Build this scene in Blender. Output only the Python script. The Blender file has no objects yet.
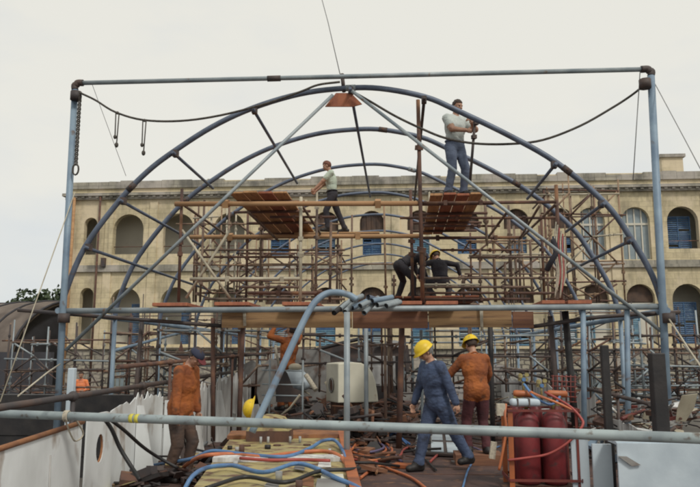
import bpy, bmesh, math, random
import numpy as np
from mathutils import Vector, Matrix, noise
R = math.radians
random.seed(7)
C = bpy.context.scene
COL = C.collection

# ------------------------------------------------------------------ camera
EYE = Vector((0, 0, 1.6)); PITCH = R(9.1); YAW = R(4.0); F = 700.0
cam = bpy.data.cameras.new('camera'); camo = bpy.data.objects.new('camera', cam); COL.objects.link(camo)
camo.location = EYE; camo.rotation_euler = (R(90) + PITCH, 0, YAW)
cam.sensor_width = 36; cam.lens = 36; cam.clip_end = 3000; cam.clip_start = .05
C.camera = camo
RM = Matrix.Rotation(YAW, 3, 'Z') @ Matrix.Rotation(R(90) + PITCH, 3, 'X')

def ray(px, py): return RM @ Vector(((px - 350) / F, -(py - 243.5) / F, -1))
def P(px, py, Y):
    d = ray(px, py); return EYE + d * (Y / d.y)
def G(px, py, z):
    d = ray(px, py); return EYE + d * ((z - EYE.z) / d.z)

# ------------------------------------------------------------------ sky + sun (thin bright overcast)
SUN_EL, SUN_ROT = R(48), R(145)
W = bpy.data.worlds.new('World'); C.world = W; W.use_nodes = True
nt = W.node_tree; N = nt.nodes; L = nt.links
for n in list(N): N.remove(n)
out = N.new('ShaderNodeOutputWorld'); mix = N.new('ShaderNodeMixShader')
sky = N.new('ShaderNodeTexSky'); sky.sky_type = 'NISHITA'; sky.sun_disc = False
sky.sun_elevation = SUN_EL; sky.sun_rotation = SUN_ROT
b1 = N.new('ShaderNodeBackground'); b1.inputs[1].default_value = .09
b2 = N.new('ShaderNodeBackground'); b2.inputs[1].default_value = 1.0
L.new(sky.outputs[0], b1.inputs[0])
tc = N.new('ShaderNodeTexCoord'); mp = N.new('ShaderNodeMapping'); mp.inputs['Scale'].default_value = (1, 1, 2.6)
mp.inputs['Location'].default_value = (.35, .2, .1)
ns = N.new('ShaderNodeTexNoise'); ns.inputs['Scale'].default_value = 2.1; ns.inputs['Detail'].default_value = 6; ns.inputs['Roughness'].default_value = .5
cr = N.new('ShaderNodeValToRGB')
cr.color_ramp.elements[0].position = .32; cr.color_ramp.elements[0].color = (.68, .725, .76, 1)
cr.color_ramp.elements[1].position = .62; cr.color_ramp.elements[1].color = (.86, .845, .77, 1)
# the cloud deck is a little greyer towards the horizon on the left
sp = N.new('ShaderNodeSeparateXYZ'); ma = N.new('ShaderNodeMath'); ma.operation = 'MULTIPLY_ADD'; ma.inputs[1].default_value = .16; ma.inputs[2].default_value = 0
mz = N.new('ShaderNodeMath'); mz.operation = 'MULTIPLY_ADD'; mz.inputs[1].default_value = .30
ad = N.new('ShaderNodeMath'); ad.operation = 'ADD'
L.new(tc.outputs['Generated'], mp.inputs[0]); L.new(mp.outputs[0], ns.inputs[0])
L.new(tc.outputs['Generated'], sp.inputs[0]); L.new(sp.outputs[0], ma.inputs[0])
L.new(sp.outputs[2], mz.inputs[0]); L.new(ma.outputs[0], mz.inputs[2])
L.new(ns.outputs[0], ad.inputs[0]); L.new(mz.outputs[0], ad.inputs[1]); L.new(ad.outputs[0], cr.inputs[0])
L.new(cr.outputs[0], b2.inputs[0])
mix.inputs[0].default_value = .93
L.new(b1.outputs[0], mix.inputs[1]); L.new(b2.outputs[0], mix.inputs[2]); L.new(mix.outputs[0], out.inputs[0])
sun = bpy.data.lights.new('sun', 'SUN'); sun.energy = 1.7; sun.angle = R(10); sun.color = (1, .95, .86)
suno = bpy.data.objects.new('sun', sun); COL.objects.link(suno)
# light comes from behind and right of the camera
suno.rotation_euler = (R(90) - SUN_EL, 0, R(35))
C.view_settings.view_transform = 'Standard'; C.view_settings.look = 'None'
C.view_settings.exposure = 0; C.view_settings.gamma = 1; C.view_settings.use_curve_mapping = False
C.render.engine = 'CYCLES'
C.cycles.filter_width = 2.0
C.render.film_transparent = False

# ------------------------------------------------------------------ materials
MATS = {}
def mat(name, c1, c2=None, scale=3.0, rough=.75, bump=.0, metal=0.0, lo=.4, hi=.65, stretch=(1, 1, 1), bscale=None,
        c3=None, s3=9.0, lo3=.55, hi3=.7, detail=6, coords='Object'):
    if name in MATS: return MATS[name]
    m = bpy.data.materials.new(name); m.use_nodes = True; t = m.node_tree; n = t.nodes; l = t.links
    b = n['Principled BSDF']; b.inputs['Roughness'].default_value = rough; b.inputs['Metallic'].default_value = metal
    tc = n.new('ShaderNodeTexCoord'); mp = n.new('ShaderNodeMapping'); mp.inputs['Scale'].default_value = stretch
    geo = n.new('ShaderNodeNewGeometry')
    l.new(geo.outputs['Position'] if coords == 'World' else tc.outputs['Object'], mp.inputs[0])
    c = None
    def noise_fac(sc, a, bb, d):
        nz = n.new('ShaderNodeTexNoise'); nz.inputs['Scale'].default_value = sc; nz.inputs['Detail'].default_value = d
        l.new(mp.outputs[0], nz.inputs[0]); mr = n.new('ShaderNodeMapRange'); mr.inputs[1].default_value = a; mr.inputs[2].default_value = bb
        l.new(nz.outputs[0], mr.inputs[0]); return mr.outputs[0], nz.outputs[0]
    def mx(fac, a, bb):
        k = n.new('ShaderNodeMix'); k.data_type = 'RGBA'; l.new(fac, k.inputs[0])
        if isinstance(a, tuple): k.inputs[6].default_value = (*a, 1)
        else: l.new(a, k.inputs[6])
        k.inputs[7].default_value = (*bb, 1); return k.outputs[2]
    c2 = c2 or tuple(x * .8 for x in c1)
    f, raw = noise_fac(scale, lo, hi, detail); c = mx(f, c1, c2)
    if c3: f3, _ = noise_fac(s3, lo3, hi3, 5); c = mx(f3, c, c3)
    l.new(c, b.inputs['Base Color'])
    if bump:
        bp = n.new('ShaderNodeBump'); bp.inputs['Strength'].default_value = bump; bp.inputs['Distance'].default_value = .03
        nz = n.new('ShaderNodeTexNoise'); nz.inputs['Scale'].default_value = bscale or scale * 5; nz.inputs['Detail'].default_value = 5
        l.new(mp.outputs[0], nz.inputs[0]); l.new(nz.outputs[0], bp.inputs['Height']); l.new(bp.outputs[0], b.inputs['Normal'])
    MATS[name] = m; return m

def masonry(name, c1, c2, mortar, stain, bw, bh, msize, dist=0.0, stain_lo=.5, stain_hi=.75, bump=.4):
    m = bpy.data.materials.new(name); m.use_nodes = True; t = m.node_tree; n = t.nodes; l = t.links
    b = n['Principled BSDF']; b.inputs['Roughness'].default_value = .92
    geo = n.new('ShaderNodeNewGeometry'); sp = n.new('ShaderNodeSeparateXYZ'); l.new(geo.outputs['Position'], sp.inputs[0])
    s = n.new('ShaderNodeMath'); s.operation = 'ADD'; l.new(sp.outputs[0], s.inputs[0]); l.new(sp.outputs[1], s.inputs[1])
    cb = n.new('ShaderNodeCombineXYZ'); l.new(s.outputs[0], cb.inputs[0]); l.new(sp.outputs[2], cb.inputs[1])
    src = cb.outputs[0]
    if dist:
        nz = n.new('ShaderNodeTexNoise'); nz.inputs['Scale'].default_value = 2.2; l.new(src, nz.inputs[0])
        mm = n.new('ShaderNodeVectorMath'); mm.operation = 'SCALE'; mm.inputs['Scale'].default_value = dist; l.new(nz.outputs['Color'], mm.inputs[0])
        aa = n.new('ShaderNodeVectorMath'); aa.operation = 'ADD'; l.new(src, aa.inputs[0]); l.new(mm.outputs[0], aa.inputs[1]); src = aa.outputs[0]
    br = n.new('ShaderNodeTexBrick'); l.new(src, br.inputs[0])
    br.inputs['Scale'].default_value = 1; br.inputs['Brick Width'].default_value = bw; br.inputs['Row Height'].default_value = bh
    br.inputs['Mortar Size'].default_value = msize; br.inputs['Mortar Smooth'].default_value = .5; br.inputs['Bias'].default_value = -.1
    br.inputs['Color1'].default_value = (*c1, 1); br.inputs['Color2'].default_value = (*c2, 1); br.inputs['Mortar'].default_value = (*mortar, 1)
    mp = n.new('ShaderNodeMapping'); mp.inputs['Scale'].default_value = (.9, .9, .28); l.new(geo.outputs['Position'], mp.inputs[0])
    def layer(prev, sc, a, bb, col, vec, amt=1.0):
        nz = n.new('ShaderNodeTexNoise'); nz.inputs['Scale'].default_value = sc; nz.inputs['Detail'].default_value = 8; nz.inputs['Roughness'].default_value = .62
        l.new(vec, nz.inputs[0]); mr = n.new('ShaderNodeMapRange'); mr.inputs[1].default_value = a; mr.inputs[2].default_value = bb; mr.inputs[4].default_value = amt
        l.new(nz.outputs[0], mr.inputs[0]); k = n.new('ShaderNodeMix'); k.data_type = 'RGBA'; l.new(mr.outputs[0], k.inputs[0]); l.new(prev, k.inputs[6])
        k.inputs[7].default_value = (*col, 1); return k.outputs[2], nz.outputs[0]
    c, _ = layer(br.outputs[0], .9, stain_lo, stain_hi, stain, mp.outputs[0], .85)
    c, hz = layer(c, 3.5, .45, .75, tuple(x * .55 for x in c1), geo.outputs['Position'], .55)
    mq = n.new('ShaderNodeMapping'); mq.inputs['Scale'].default_value = (3.2, 3.2, .16); l.new(geo.outputs['Position'], mq.inputs[0])
    c, _ = layer(c, 1.0, .56, .74, tuple(x * .8 for x in stain), mq.outputs[0], .5)
    c, _ = layer(c, .35, .5, .6, (c1[0] * 1.12, c1[1] * 1.10, c1[2] * 1.22), geo.outputs['Position'], .7)
    l.new(c, b.inputs['Base Color'])
    bp = n.new('ShaderNodeBump'); bp.inputs['Strength'].default_value = bump; bp.inputs['Distance'].default_value = .05
    l.new(hz, bp.inputs['Height']); l.new(bp.outputs[0], b.inputs['Normal'])
    MATS[name] = m; return m

M_STONE = masonry('limestone', (.64, .55, .36), (.53, .45, .295), (.42, .36, .245), (.20, .175, .13), .95, .34, .016, stain_lo=.50, stain_hi=.72)
M_RUBBLE = masonry('rubble_stone', (.40, .365, .29), (.22, .20, .16), (.10, .09, .08), (.16, .15, .13), .55, .30, .055, dist=.35, bump=.8)
M_COPING = masonry('weathered_coping', (.42, .39, .32), (.34, .32, .27), (.16, .15, .13), (.12, .115, .105), 1.4, .6, .02, stain_lo=.42, stain_hi=.6)
M_PLASTER = mat('pale_plaster', (.62, .59, .51), (.45, .42, .36), .5, .9, .2, lo=.45, hi=.75, coords='World')
M_BROWNLOUVRE = mat('brown_louvre', (.10, .062, .045), (.05, .035, .03), 2, .8)
M_BLUE = mat('faded_blue_shutter', (.03, .08, .185), (.05, .12, .23), 3, .6, .1, c3=(.12, .2, .27), s3=8)
M_BLUEGREY = mat('sun_bleached_blue', (.075, .13, .21), (.11, .17, .24), 3, .7)
M_BLUEPALE = mat('pale_teal_shutter', (.10, .22, .33), (.17, .29, .35), 4, .6)
M_GLASS = mat('dusty_glass', (.20, .25, .28), (.28, .33, .35), 1.4, .25)
M_DARK = mat('dark_interior', (.022, .022, .026), (.012, .012, .015), 1, .9)
M_ROOF = mat('roof_felt', (.22, .2, .17), None, 1, .9)
M_GALV = mat('galvanised_pipe', (.33, .37, .39), (.20, .24, .27), 2.5, .55, .06, metal=.25, c3=(.20, .12, .07), s3=7, lo3=.64, hi3=.74)
M_BLUEPIPE = mat('blue_primer_pipe', (.23, .31, .39), (.14, .20, .28), 2.2, .55, .06, metal=.1, c3=(.13, .09, .07), s3=5, lo3=.63, hi3=.75)
M_ARCH = mat('slate_blue_pipe', (.125, .155, .215), (.08, .10, .145), 3, .5, .05, metal=.15, c3=(.14, .10, .08), s3=6, lo3=.64, hi3=.75)
M_RAIL = mat('grey_painted_pipe', (.34, .40, .41), (.22, .26, .28), 3, .5, .05, metal=.1, c3=(.14, .12, .10), s3=12, lo3=.6, hi3=.72)
M_RUST = mat('rusty_tube', (.13, .065, .045), (.075, .045, .04), 6, .8, .1, c3=(.24, .12, .06), s3=3, lo3=.55, hi3=.7)
M_TUBE = mat('brown_scaffold_tube', (.17, .105, .075), (.10, .07, .06), 3, .7, .08, c3=(.28, .21, .15), s3=2.5, lo3=.52, hi3=.66)
M_TUBETAN = mat('tan_rusted_tube', (.30, .20, .125), (.19, .12, .08), 3, .75, .08, c3=(.12, .07, .05), s3=6, lo3=.55, hi3=.7)
M_TAN = mat('tan_timber_pole', (.44, .26, .13), (.33, .18, .09), 1.2, .8, .1, stretch=(.4, 4, 4))
M_PALETUBE = mat('pale_tube', (.48, .44, .34), (.33, .29, .22), 3, .6)
M_BLACK = mat('black_steel', (.016, .015, .017), (.032, .028, .028), 4, .6, .1)
M_DKPIPE = mat('dark_pipe', (.05, .043, .045), (.09, .06, .05), 3, .65, .05)
M_PLANK = mat('orange_brown_plank', (.52, .29, .14), (.38, .20, .10), 1.5, .85, .2, stretch=(6, .7, 1), c3=(.16, .09, .06), s3=3, lo3=.58, hi3=.72)
M_PLANKRED = mat('red_brown_plank', (.38, .14, .075), (.27, .095, .06), 2, .85, .2, stretch=(5, .8, 1))
M_BOARD = mat('tan_board', (.35, .22, .11), (.25, .145, .075), 1.1, .85, .15, stretch=(1.2, 3, 14), c3=(.13, .08, .05), s3=1.2, lo3=.56, hi3=.7)
M_BOARDRED = mat('red_brown_board', (.24, .115, .065), (.16, .075, .05), 1.1, .85, .15, stretch=(1.2, 3, 14))
M_WHITE = mat('chipped_white_paint', (.74, .77, .78), (.58, .60, .60), 1.8, .6, .15, stretch=(1, 1, .5), c3=(.24, .16, .10), s3=3, lo3=.57, hi3=.72)
M_WHITEDIRTY = mat('streaked_white_paint', (.66, .67, .66), (.36, .35, .34), 3, .7, .1, stretch=(3, 3, .35), c3=(.07, .06, .06), s3=2.4, lo3=.58, hi3=.7)
M_BLUEWHITE = mat('cool_white_paint', (.52, .60, .66), (.40, .47, .53), 2, .55, .08, c3=(.20, .17, .15), s3=7, lo3=.68, hi3=.76)
M_CREAM = mat('cream_paint', (.72, .70, .58), (.58, .56, .46), 1.6, .5, .05, c3=(.30, .19, .10), s3=3, lo3=.66, hi3=.76)
M_GREYBOX = mat('grey_white_cabinet', (.42, .43, .43), (.33, .33, .33), 3, .6)
M_GREYPLATE = mat('grey_plate', (.28, .28, .27), (.17, .16, .155), 2, .8, .15, c3=(.13, .07, .05), s3=3, lo3=.55, hi3=.7)
M_DECK = mat('rusty_deck', (.095, .055, .048), (.05, .035, .036), 2.0, .85, .3, bscale=14, c3=(.20, .105, .06), s3=5, lo3=.56, hi3=.72, coords='World')
M_HULL = mat('hull_grey', (.16, .16, .17), (.10, .08, .07), 1.2, .7, .1)
M_YELLOWPLATE = mat('worn_yellow_paint', (.40, .33, .14), (.30, .26, .15), 3, .7, .15, c3=(.16, .09, .055), s3=6, lo3=.5, hi3=.64)
M_RUSTPLATE = mat('orange_rust', (.30, .135, .06), (.18, .08, .045), 5, .85, .2)
M_REDCYL = mat('dark_red_cylinder', (.20, .026, .03), (.11, .02, .025), 5, .5, .05, c3=(.08, .04, .04), s3=8, lo3=.6, hi3=.7)
M_REDCAGE = mat('red_cage_steel', (.19, .04, .03), (.11, .03, .028), 4, .6)
M_ORANGEPAINT = mat('orange_painted_steel', (.42, .125, .04), (.26, .08, .035), 4, .5)
M_BRASS = mat('brass', (.42, .36, .15), (.20, .16, .09), 30, .45, metal=.5)
M_HOSEOR = mat('orange_hose', (.50, .16, .06), (.38, .12, .06), 5, .5)
M_HOSERED = mat('red_hose', (.36, .07, .06), None, 5, .5)
M_HOSEBL = mat('blue_hose', (.10, .22, .42), (.08, .15, .30), 5, .5)
M_HOSEPU = mat('purple_grey_hose', (.12, .10, .19), None, 5, .6)
M_HOSEBK = mat('black_hose', (.02, .02, .022), None, 5, .5)
M_ROPE = mat('pale_rope', (.50, .46, .37), (.35, .31, .25), 30, .9)
M_ROPEDK = mat('dark_rope', (.09, .08, .07), (.05, .045, .04), 20, .9)
M_ROPERED = mat('red_rope', (.45, .13, .12), None, 20, .9)
M_WIRE = mat('thin_wire', (.25, .25, .25), None, 20, .6)
M_QUAY = mat('quay_ground', (.12, .108, .095), (.075, .07, .062), .6, .95, .3, c3=(.07, .065, .06), s3=.3, coords='World')
M_LEAF = mat('dark_foliage', (.035, .055, .028), (.06, .08, .04), 2, .9)
M_BARK = mat('bark', (.09, .07, .05), None, 6, .9)
M_SHED = mat('shed_wall_dark', (.05, .05, .06), (.035, .033, .038), 1, .8)
M_SHEDROOF = mat('shed_roof_sheet', (.17, .14, .12), (.10, .08, .07), .7, .8, .1)
# people
M_SKIN = mat('skin', (.42, .24, .16), (.36, .19, .13), 14, .55)
M_EYE = mat('eye_dark', (.03, .025, .022), None, 5, .3)
M_LIP = mat('lip', (.30, .12, .09), None, 5, .5)
M_ORANGE = mat('orange_boiler_suit', (.35, .105, .024), (.19, .055, .02), 4, .85, .5, bscale=22, c3=(.06, .035, .025), s3=7, lo3=.58, hi3=.75)
M_NAVY = mat('navy_boiler_suit', (.065, .095, .175), (.03, .042, .08), 3, .85, .5, bscale=22, c3=(.02, .022, .03), s3=6, lo3=.55, hi3=.72)
M_DKCLOTH = mat('dark_work_cloth', (.022, .022, .030), (.035, .03, .035), 5, .9, .2)
M_MAROON = mat('maroon_trousers', (.085, .025, .03), (.05, .02, .025), 4, .9, .2)
M_TEE = mat('pale_tee_shirt', (.52, .56, .54), (.42, .46, .45), 5, .9, .2)
M_TEEG = mat('pale_green_tee_shirt', (.50, .57, .47), (.40, .47, .40), 5, .9, .2)
M_JEANS = mat('grey_blue_jeans', (.12, .15, .22), (.08, .10, .155), 5, .9, .2)
M_BROWNCLOTH = mat('brown_orange_cloth', (.20, .08, .04), (.10, .05, .035), 5, .9, .2)
M_BROWNLEG = mat('grimy_brown_cloth', (.09, .055, .04), (.055, .04, .035), 5, .9, .2)
M_BOOT = mat('black_boot', (.02, .018, .018), None, 5, .6)
M_HELMET = mat('yellow_plastic', (.74, .52, .02), (.62, .42, .02), 9, .45, c3=(.35, .27, .08), s3=14, lo3=.62, hi3=.72)
M_CAPDK = mat('navy_cap', (.025, .03, .06), None, 5, .8)
M_CAPRED = mat('red_cap_trim', (.12, .02, .025), None, 5, .8)
M_HAIRGR = mat('grey_hair', (.22, .21, .20), (.10, .095, .09), 40, .8)
M_HAIRBR = mat('brown_hair', (.055, .032, .022), (.03, .02, .016), 40, .7)
M_HAIRRD = mat('auburn_hair', (.17, .06, .035), (.10, .04, .025), 40, .7)
M_VEST = mat('hi_vis_orange', (.75, .22, .07), (.62, .20, .10), 6, .7)
M_YELLOWTAPE = mat('yellow_tape', (.65, .58, .08), None, 5, .6)

# ------------------------------------------------------------------ mesh helpers
def frame(d):
    d = d.normalized(); up = Vector((0, 0, 1)) if abs(d.z) < .95 else Vector((1, 0, 0))
    a = d.cross(up).normalized(); b = a.cross(d).normalized(); return a, b
def smooth(pts, k=6):
    pts = [Vector(p) for p in pts]
    if len(pts) < 3: return pts
    q = [2 * pts[0] - pts[1]] + pts + [2 * pts[-1] - pts[-2]]; o = []
    for i in range(1, len(q) - 2):
        for j in range(k):
            t = j / k; t2 = t * t; t3 = t2 * t
            o.append(.5 * ((2 * q[i]) + (q[i + 1] - q[i - 1]) * t + (2 * q[i - 1] - 5 * q[i] + 4 * q[i + 1] - q[i + 2]) * t2 + (3 * q[i] - q[i - 1] - 3 * q[i + 1] + q[i + 2]) * t3))
    o.append(pts[-1]); return o

class MB:
    def __init__(s): s.v = []; s.f = []; s.sm = []; s.mi = []; s.cur = 0
    def add(s, vs, fs, sm=False):
        o = len(s.v); s.v += [Vector(v) for v in vs]
        for f in fs: s.f.append([o + i for i in f]); s.sm.append(sm); s.mi.append(s.cur)
        return s
    def quad(s, a, b, c, d): return s.add([a, b, c, d], [(0, 1, 2, 3)])
    def box(s, c, size, rz=0, rx=0, ry=0, M=None):
        c = Vector(c); h = Vector(size) / 2
        Mx = M or (Matrix.Rotation(rz, 3, 'Z') @ Matrix.Rotation(ry, 3, 'Y') @ Matrix.Rotation(rx, 3, 'X'))
        vs = [c + Mx @ Vector((x * h.x, y * h.y, z * h.z)) for x in (-1, 1) for y in (-1, 1) for z in (-1, 1)]
        return s.add(vs, [(0, 1, 3, 2), (4, 6, 7, 5), (0, 4, 5, 1), (2, 3, 7, 6), (0, 2, 6, 4), (1, 5, 7, 3)])
    def boxmm(s, a, b):
        a = Vector(a); b = Vector(b); return s.box((a + b) / 2, (abs(b.x - a.x), abs(b.y - a.y), abs(b.z - a.z)))
    def tube(s, pts, r, n=10, cap=True, k=0):
        pts = smooth(pts, k) if k else [Vector(p) for p in pts]
        rs = r if isinstance(r, (list, tuple)) else [r] * len(pts)
        vs = []; a = None
        for i, p in enumerate(pts):
            d = (pts[min(i + 1, len(pts) - 1)] - pts[max(i - 1, 0)])
            if d.length < 1e-9: d = Vector((0, 0, 1))
            d.normalize()
            if a is None: a, b = frame(d)
            else:
                a = (a - d * a.dot(d))
                a = a.normalized() if a.length > 1e-6 else frame(d)[0]
                b = a.cross(d).normalized()
            for j in range(n):
                t = 2 * math.pi * j / n; vs.append(p + (a * math.cos(t) + b * math.sin(t)) * rs[i])
        fs = [(i * n + j, i * n + (j + 1) % n, (i + 1) * n + (j + 1) % n, (i + 1) * n + j) for i in range(len(pts) - 1) for j in range(n)]
        s.add(vs, fs, True)
        if cap:
            o = len(s.v) - len(vs); m = len(vs)
            for f in (list(range(n))[::-1], list(range(m - n, m))):
                s.f.append([o + i for i in f]); s.sm.append(False); s.mi.append(s.cur)
        return s
    def ell(s, c, rad, M=None, nu=14, nv=9):
        c = Vector(c); M = M or Matrix.Identity(3); rad = Vector(rad) if not isinstance(rad, (int, float)) else Vector((rad,) * 3)
        vs = [c + M @ Vector((0, 0, rad.z))]
        for i in range(1, nv):
            ph = math.pi * i / nv
            for j in range(nu):
                t = 2 * math.pi * j / nu; vs.append(c + M @ Vector((rad.x * math.sin(ph) * math.cos(t), rad.y * math.sin(ph) * math.sin(t), rad.z * math.cos(ph))))
        vs.append(c - M @ Vector((0, 0, rad.z))); fs = []
        for j in range(nu): fs.append((0, 1 + j, 1 + (j + 1) % nu))
        for i in range(nv - 2):
            for j in range(nu): fs.append((1 + i * nu + j, 1 + (i + 1) * nu + j, 1 + (i + 1) * nu + (j + 1) % nu, 1 + i * nu + (j + 1) % nu))
        last = len(vs) - 1; b = 1 + (nv - 2) * nu
        for j in range(nu): fs.append((b + j, last, b + (j + 1) % nu))
        return s.add(vs, fs, True)
    def prism(s, poly, off):      # poly: list of points (planar), extruded by off
        poly = [Vector(p) for p in poly]; off = Vector(off); n = len(poly)
        s.add(poly + [p + off for p in poly], [tuple(range(n)), tuple(range(2 * n - 1, n - 1, -1))] + [(i, i + n, (i + 1) % n + n, (i + 1) % n) for i in range(n)])
        return s
    def build(s, name, m, parent=None, local=False, origin=None):
        mats = m if isinstance(m, (list, tuple)) else [m]
        if parent is not None:
            rt = parent
            while rt.parent: rt = rt.parent
            sh = Vector((0, 0, 0)) if local else rt.location.copy()
        elif origin is not None: sh = Vector(origin)
        else:
            xs = [v.x for v in s.v]; ys = [v.y for v in s.v]; zs = [v.z for v in s.v]
            sh = Vector(((min(xs) + max(xs)) / 2, (min(ys) + max(ys)) / 2, min(zs)))
        me = bpy.data.meshes.new(name); me.from_pydata([v - sh for v in s.v], [], s.f); me.update()
        me.polygons.foreach_set('use_smooth', s.sm)
        for k in mats: me.materials.append(k)
        if len(mats) > 1: me.polygons.foreach_set('material_index', s.mi)
        bm = bmesh.new(); bm.from_mesh(me); bmesh.ops.recalc_face_normals(bm, faces=bm.faces); bm.to_mesh(me); bm.free()
        o = bpy.data.objects.new(name, me); COL.objects.link(o)
        if parent is not None: o.parent = parent
        else: o.location = sh
        return o

def tag(o, label=None, cat=None, group=None, kind=None):
    if label: o['label'] = label
    if cat: o['category'] = cat
    if group: o['group'] = group
    if kind: o['kind'] = kind
    return o
def thing(name, label, cat, loc, rz=0, group=None):
    o = bpy.data.objects.new(name, None); COL.objects.link(o); o.empty_display_size = .2
    o.location = loc; o.rotation_euler = (0, 0, rz); return tag(o, label, cat, group)
def bevel(o, w=.01, seg=2):
    md = o.modifiers.new('bevel', 'BEVEL'); md.width = w; md.segments = seg; md.limit_method = 'ANGLE'; return o
def link_tube(name, pts, r, m, label, cat, group=None, k=0, n=10):
    return tag(MB().tube(pts, r, n=n, k=k).build(name, m), label, cat, group)

GZ = -.7
# ------------------------------------------------------------------ ground
g = MB(); g.quad((-600, -200, GZ), (600, -200, GZ), (600, 900, GZ), (-600, 900, GZ))
tag(g.build('ground', M_QUAY), kind='structure')
hl = MB(); vs = []; fs = []
nx = 60
for i in range(nx + 1):
    x = -520 + i * 17
    for j, yy in enumerate((380, 430, 500)):
        vs.append((x, yy, GZ - .4 + (0 if j == 0 else (9 + 5 * noise.noise(Vector((x * .01, j, 3)))) * (1 if j == 1 else .6))))
for i in range(nx):
    for j in range(2): fs.append((i * 3 + j, i * 3 + 3 + j, i * 3 + 4 + j, i * 3 + 1 + j))
hl.add(vs, fs, True); tag(hl.build('hills', M_LEAF), kind='structure')

# ------------------------------------------------------------------ building
YB = 46.0; DP = .45
def zb(py): return P(350, py, YB).z
def xb(px, py=240): return P(px, py, YB).x
ZT, ZCOP, ZCOR, ZFR = zb(178), zb(185), zb(194), zb(199)
ZU0, ZL1, ZL0, ZBASE = zb(263), zb(270), zb(347), GZ - .3
bld = thing('arcaded_building', 'long weathered cream limestone building with two arcaded storeys and blue shutters behind the scaffolding', 'building', (0, YB, GZ))
wall = MB(); rub = MB(); recess = MB()
def opening(mb, cx, w, z0, zs, arched, dep, n=12, rise=None):
    rise = (w / 2 if rise is None else rise) if arched else 0
    pts = [(cx - w / 2, z0)]
    if arched: pts += [(cx - w / 2 * math.cos(math.pi * i / n), zs + rise * math.sin(math.pi * i / n)) for i in range(n + 1)]
    else: pts += [(cx - w / 2, zs), (cx + w / 2, zs)]
    pts += [(cx + w / 2, z0)]
    m = len(pts)
    mb.add([(x, YB, z) for x, z in pts] + [(x, YB + dep, z) for x, z in pts], [(i, i + m, (i + 1) % m + m, (i + 1) % m) for i in range(m)])
    return zs + rise
def panel(mb, x0, x1, z0, z1, ops, n=12):
    z = z0
    for (cx, w, a, s_, arched, dep) in ops:
        if a > z: mb.quad((x0, YB, z), (x1, YB, z), (x1, YB, a), (x0, YB, a))
        l, r = cx - w / 2, cx + w / 2
        mb.quad((x0, YB, a), (l, YB, a), (l, YB, s_), (x0, YB, s_)); mb.quad((r, YB, a), (x1, YB, a), (x1, YB, s_), (r, YB, s_))
        top = opening(mb, cx, w, a, s_, arched, dep)
        if arched:
            arc = [(cx - w / 2 * math.cos(math.pi * i / n), s_ + w / 2 * math.sin(math.pi * i / n)) for i in range(n + 1)]
            for i in range(n):
                (xa, za), (xc, zc) = arc[i], arc[i + 1]
                mb.quad((xa, YB, za), (xc, YB, zc), (xc, YB, top), (xa, YB, top))
            mb.quad((x0, YB, s_), (l, YB, s_), (l, YB, top), (x0, YB, top)); mb.quad((r, YB, s_), (x1, YB, s_), (x1, YB, top), (r, YB, top))
        z = top
    if z1 > z: mb.quad((x0, YB, z), (x1, YB, z), (x1, YB, z1), (x0, YB, z1))

XL, XR = xb(67), 44.0
bays = [('narrow', 90), ('open', 128), ('open', 178), ('open', 229), ('mid', 280), ('mid', 326), ('mid', 372), ('mid', 420), ('mid', 467), ('mid', 517), ('mid', 562), ('glass', 592), ('glass', 637), ('blueopen', 684)]
bays = [(t, xb(p)) for t, p in bays]
x = bays[-1][1]
i = 0
while x + 3.05 < XR - 1:
    x += 3.05; bays.append((['glass', 'blueopen', 'open'][i % 3], x)); i += 1
edges = [XL] + [(bays[i][1] + bays[i + 1][1]) / 2 for i in range(len(bays) - 1)] + [XR]
PX = YB / 700.0
def slatted(parent, name, x0, x1, z0, z1, y, m, leaves=2, msub=None, n=0):
    fr = MB(); w = .07
    for xx in (x0, x1): fr.boxmm((xx - w / 2, y - .05, z0), (xx + w / 2, y + .05, z1))
    fr.boxmm((x0 + w / 2, y - .045, z0), (x1 - w / 2, y + .045, z0 + w)); fr.boxmm((x0 + w / 2, y - .045, z1 - w), (x1 - w / 2, y + .045, z1))
    for k in range(1, leaves): xm = x0 + (x1 - x0) * k / leaves; fr.boxmm((xm - w / 2, y - .042, z0 + w), (xm + w / 2, y + .042, z1 - w))
    f = fr.build('window', m, parent)
    sl = MB()
    for k in range(leaves):
        a = x0 + (x1 - x0) * k / leaves + w / 2 + .004; b = x0 + (x1 - x0) * (k + 1) / leaves - w / 2 - .004
        nn = max(4, int((z1 - z0) / .13))
        for q in range(nn):
            zz = z0 + w + (z1 - z0 - 2 * w) * (q + .5) / nn
            if random.random() < .94: sl.box(((a + b) / 2, y, zz), (b - a, .02, .11), rx=R(-32 + random.uniform(-9, 9)), ry=random.uniform(-.012, .012))
    sl.build(name, msub or m, f)
    return f
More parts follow.
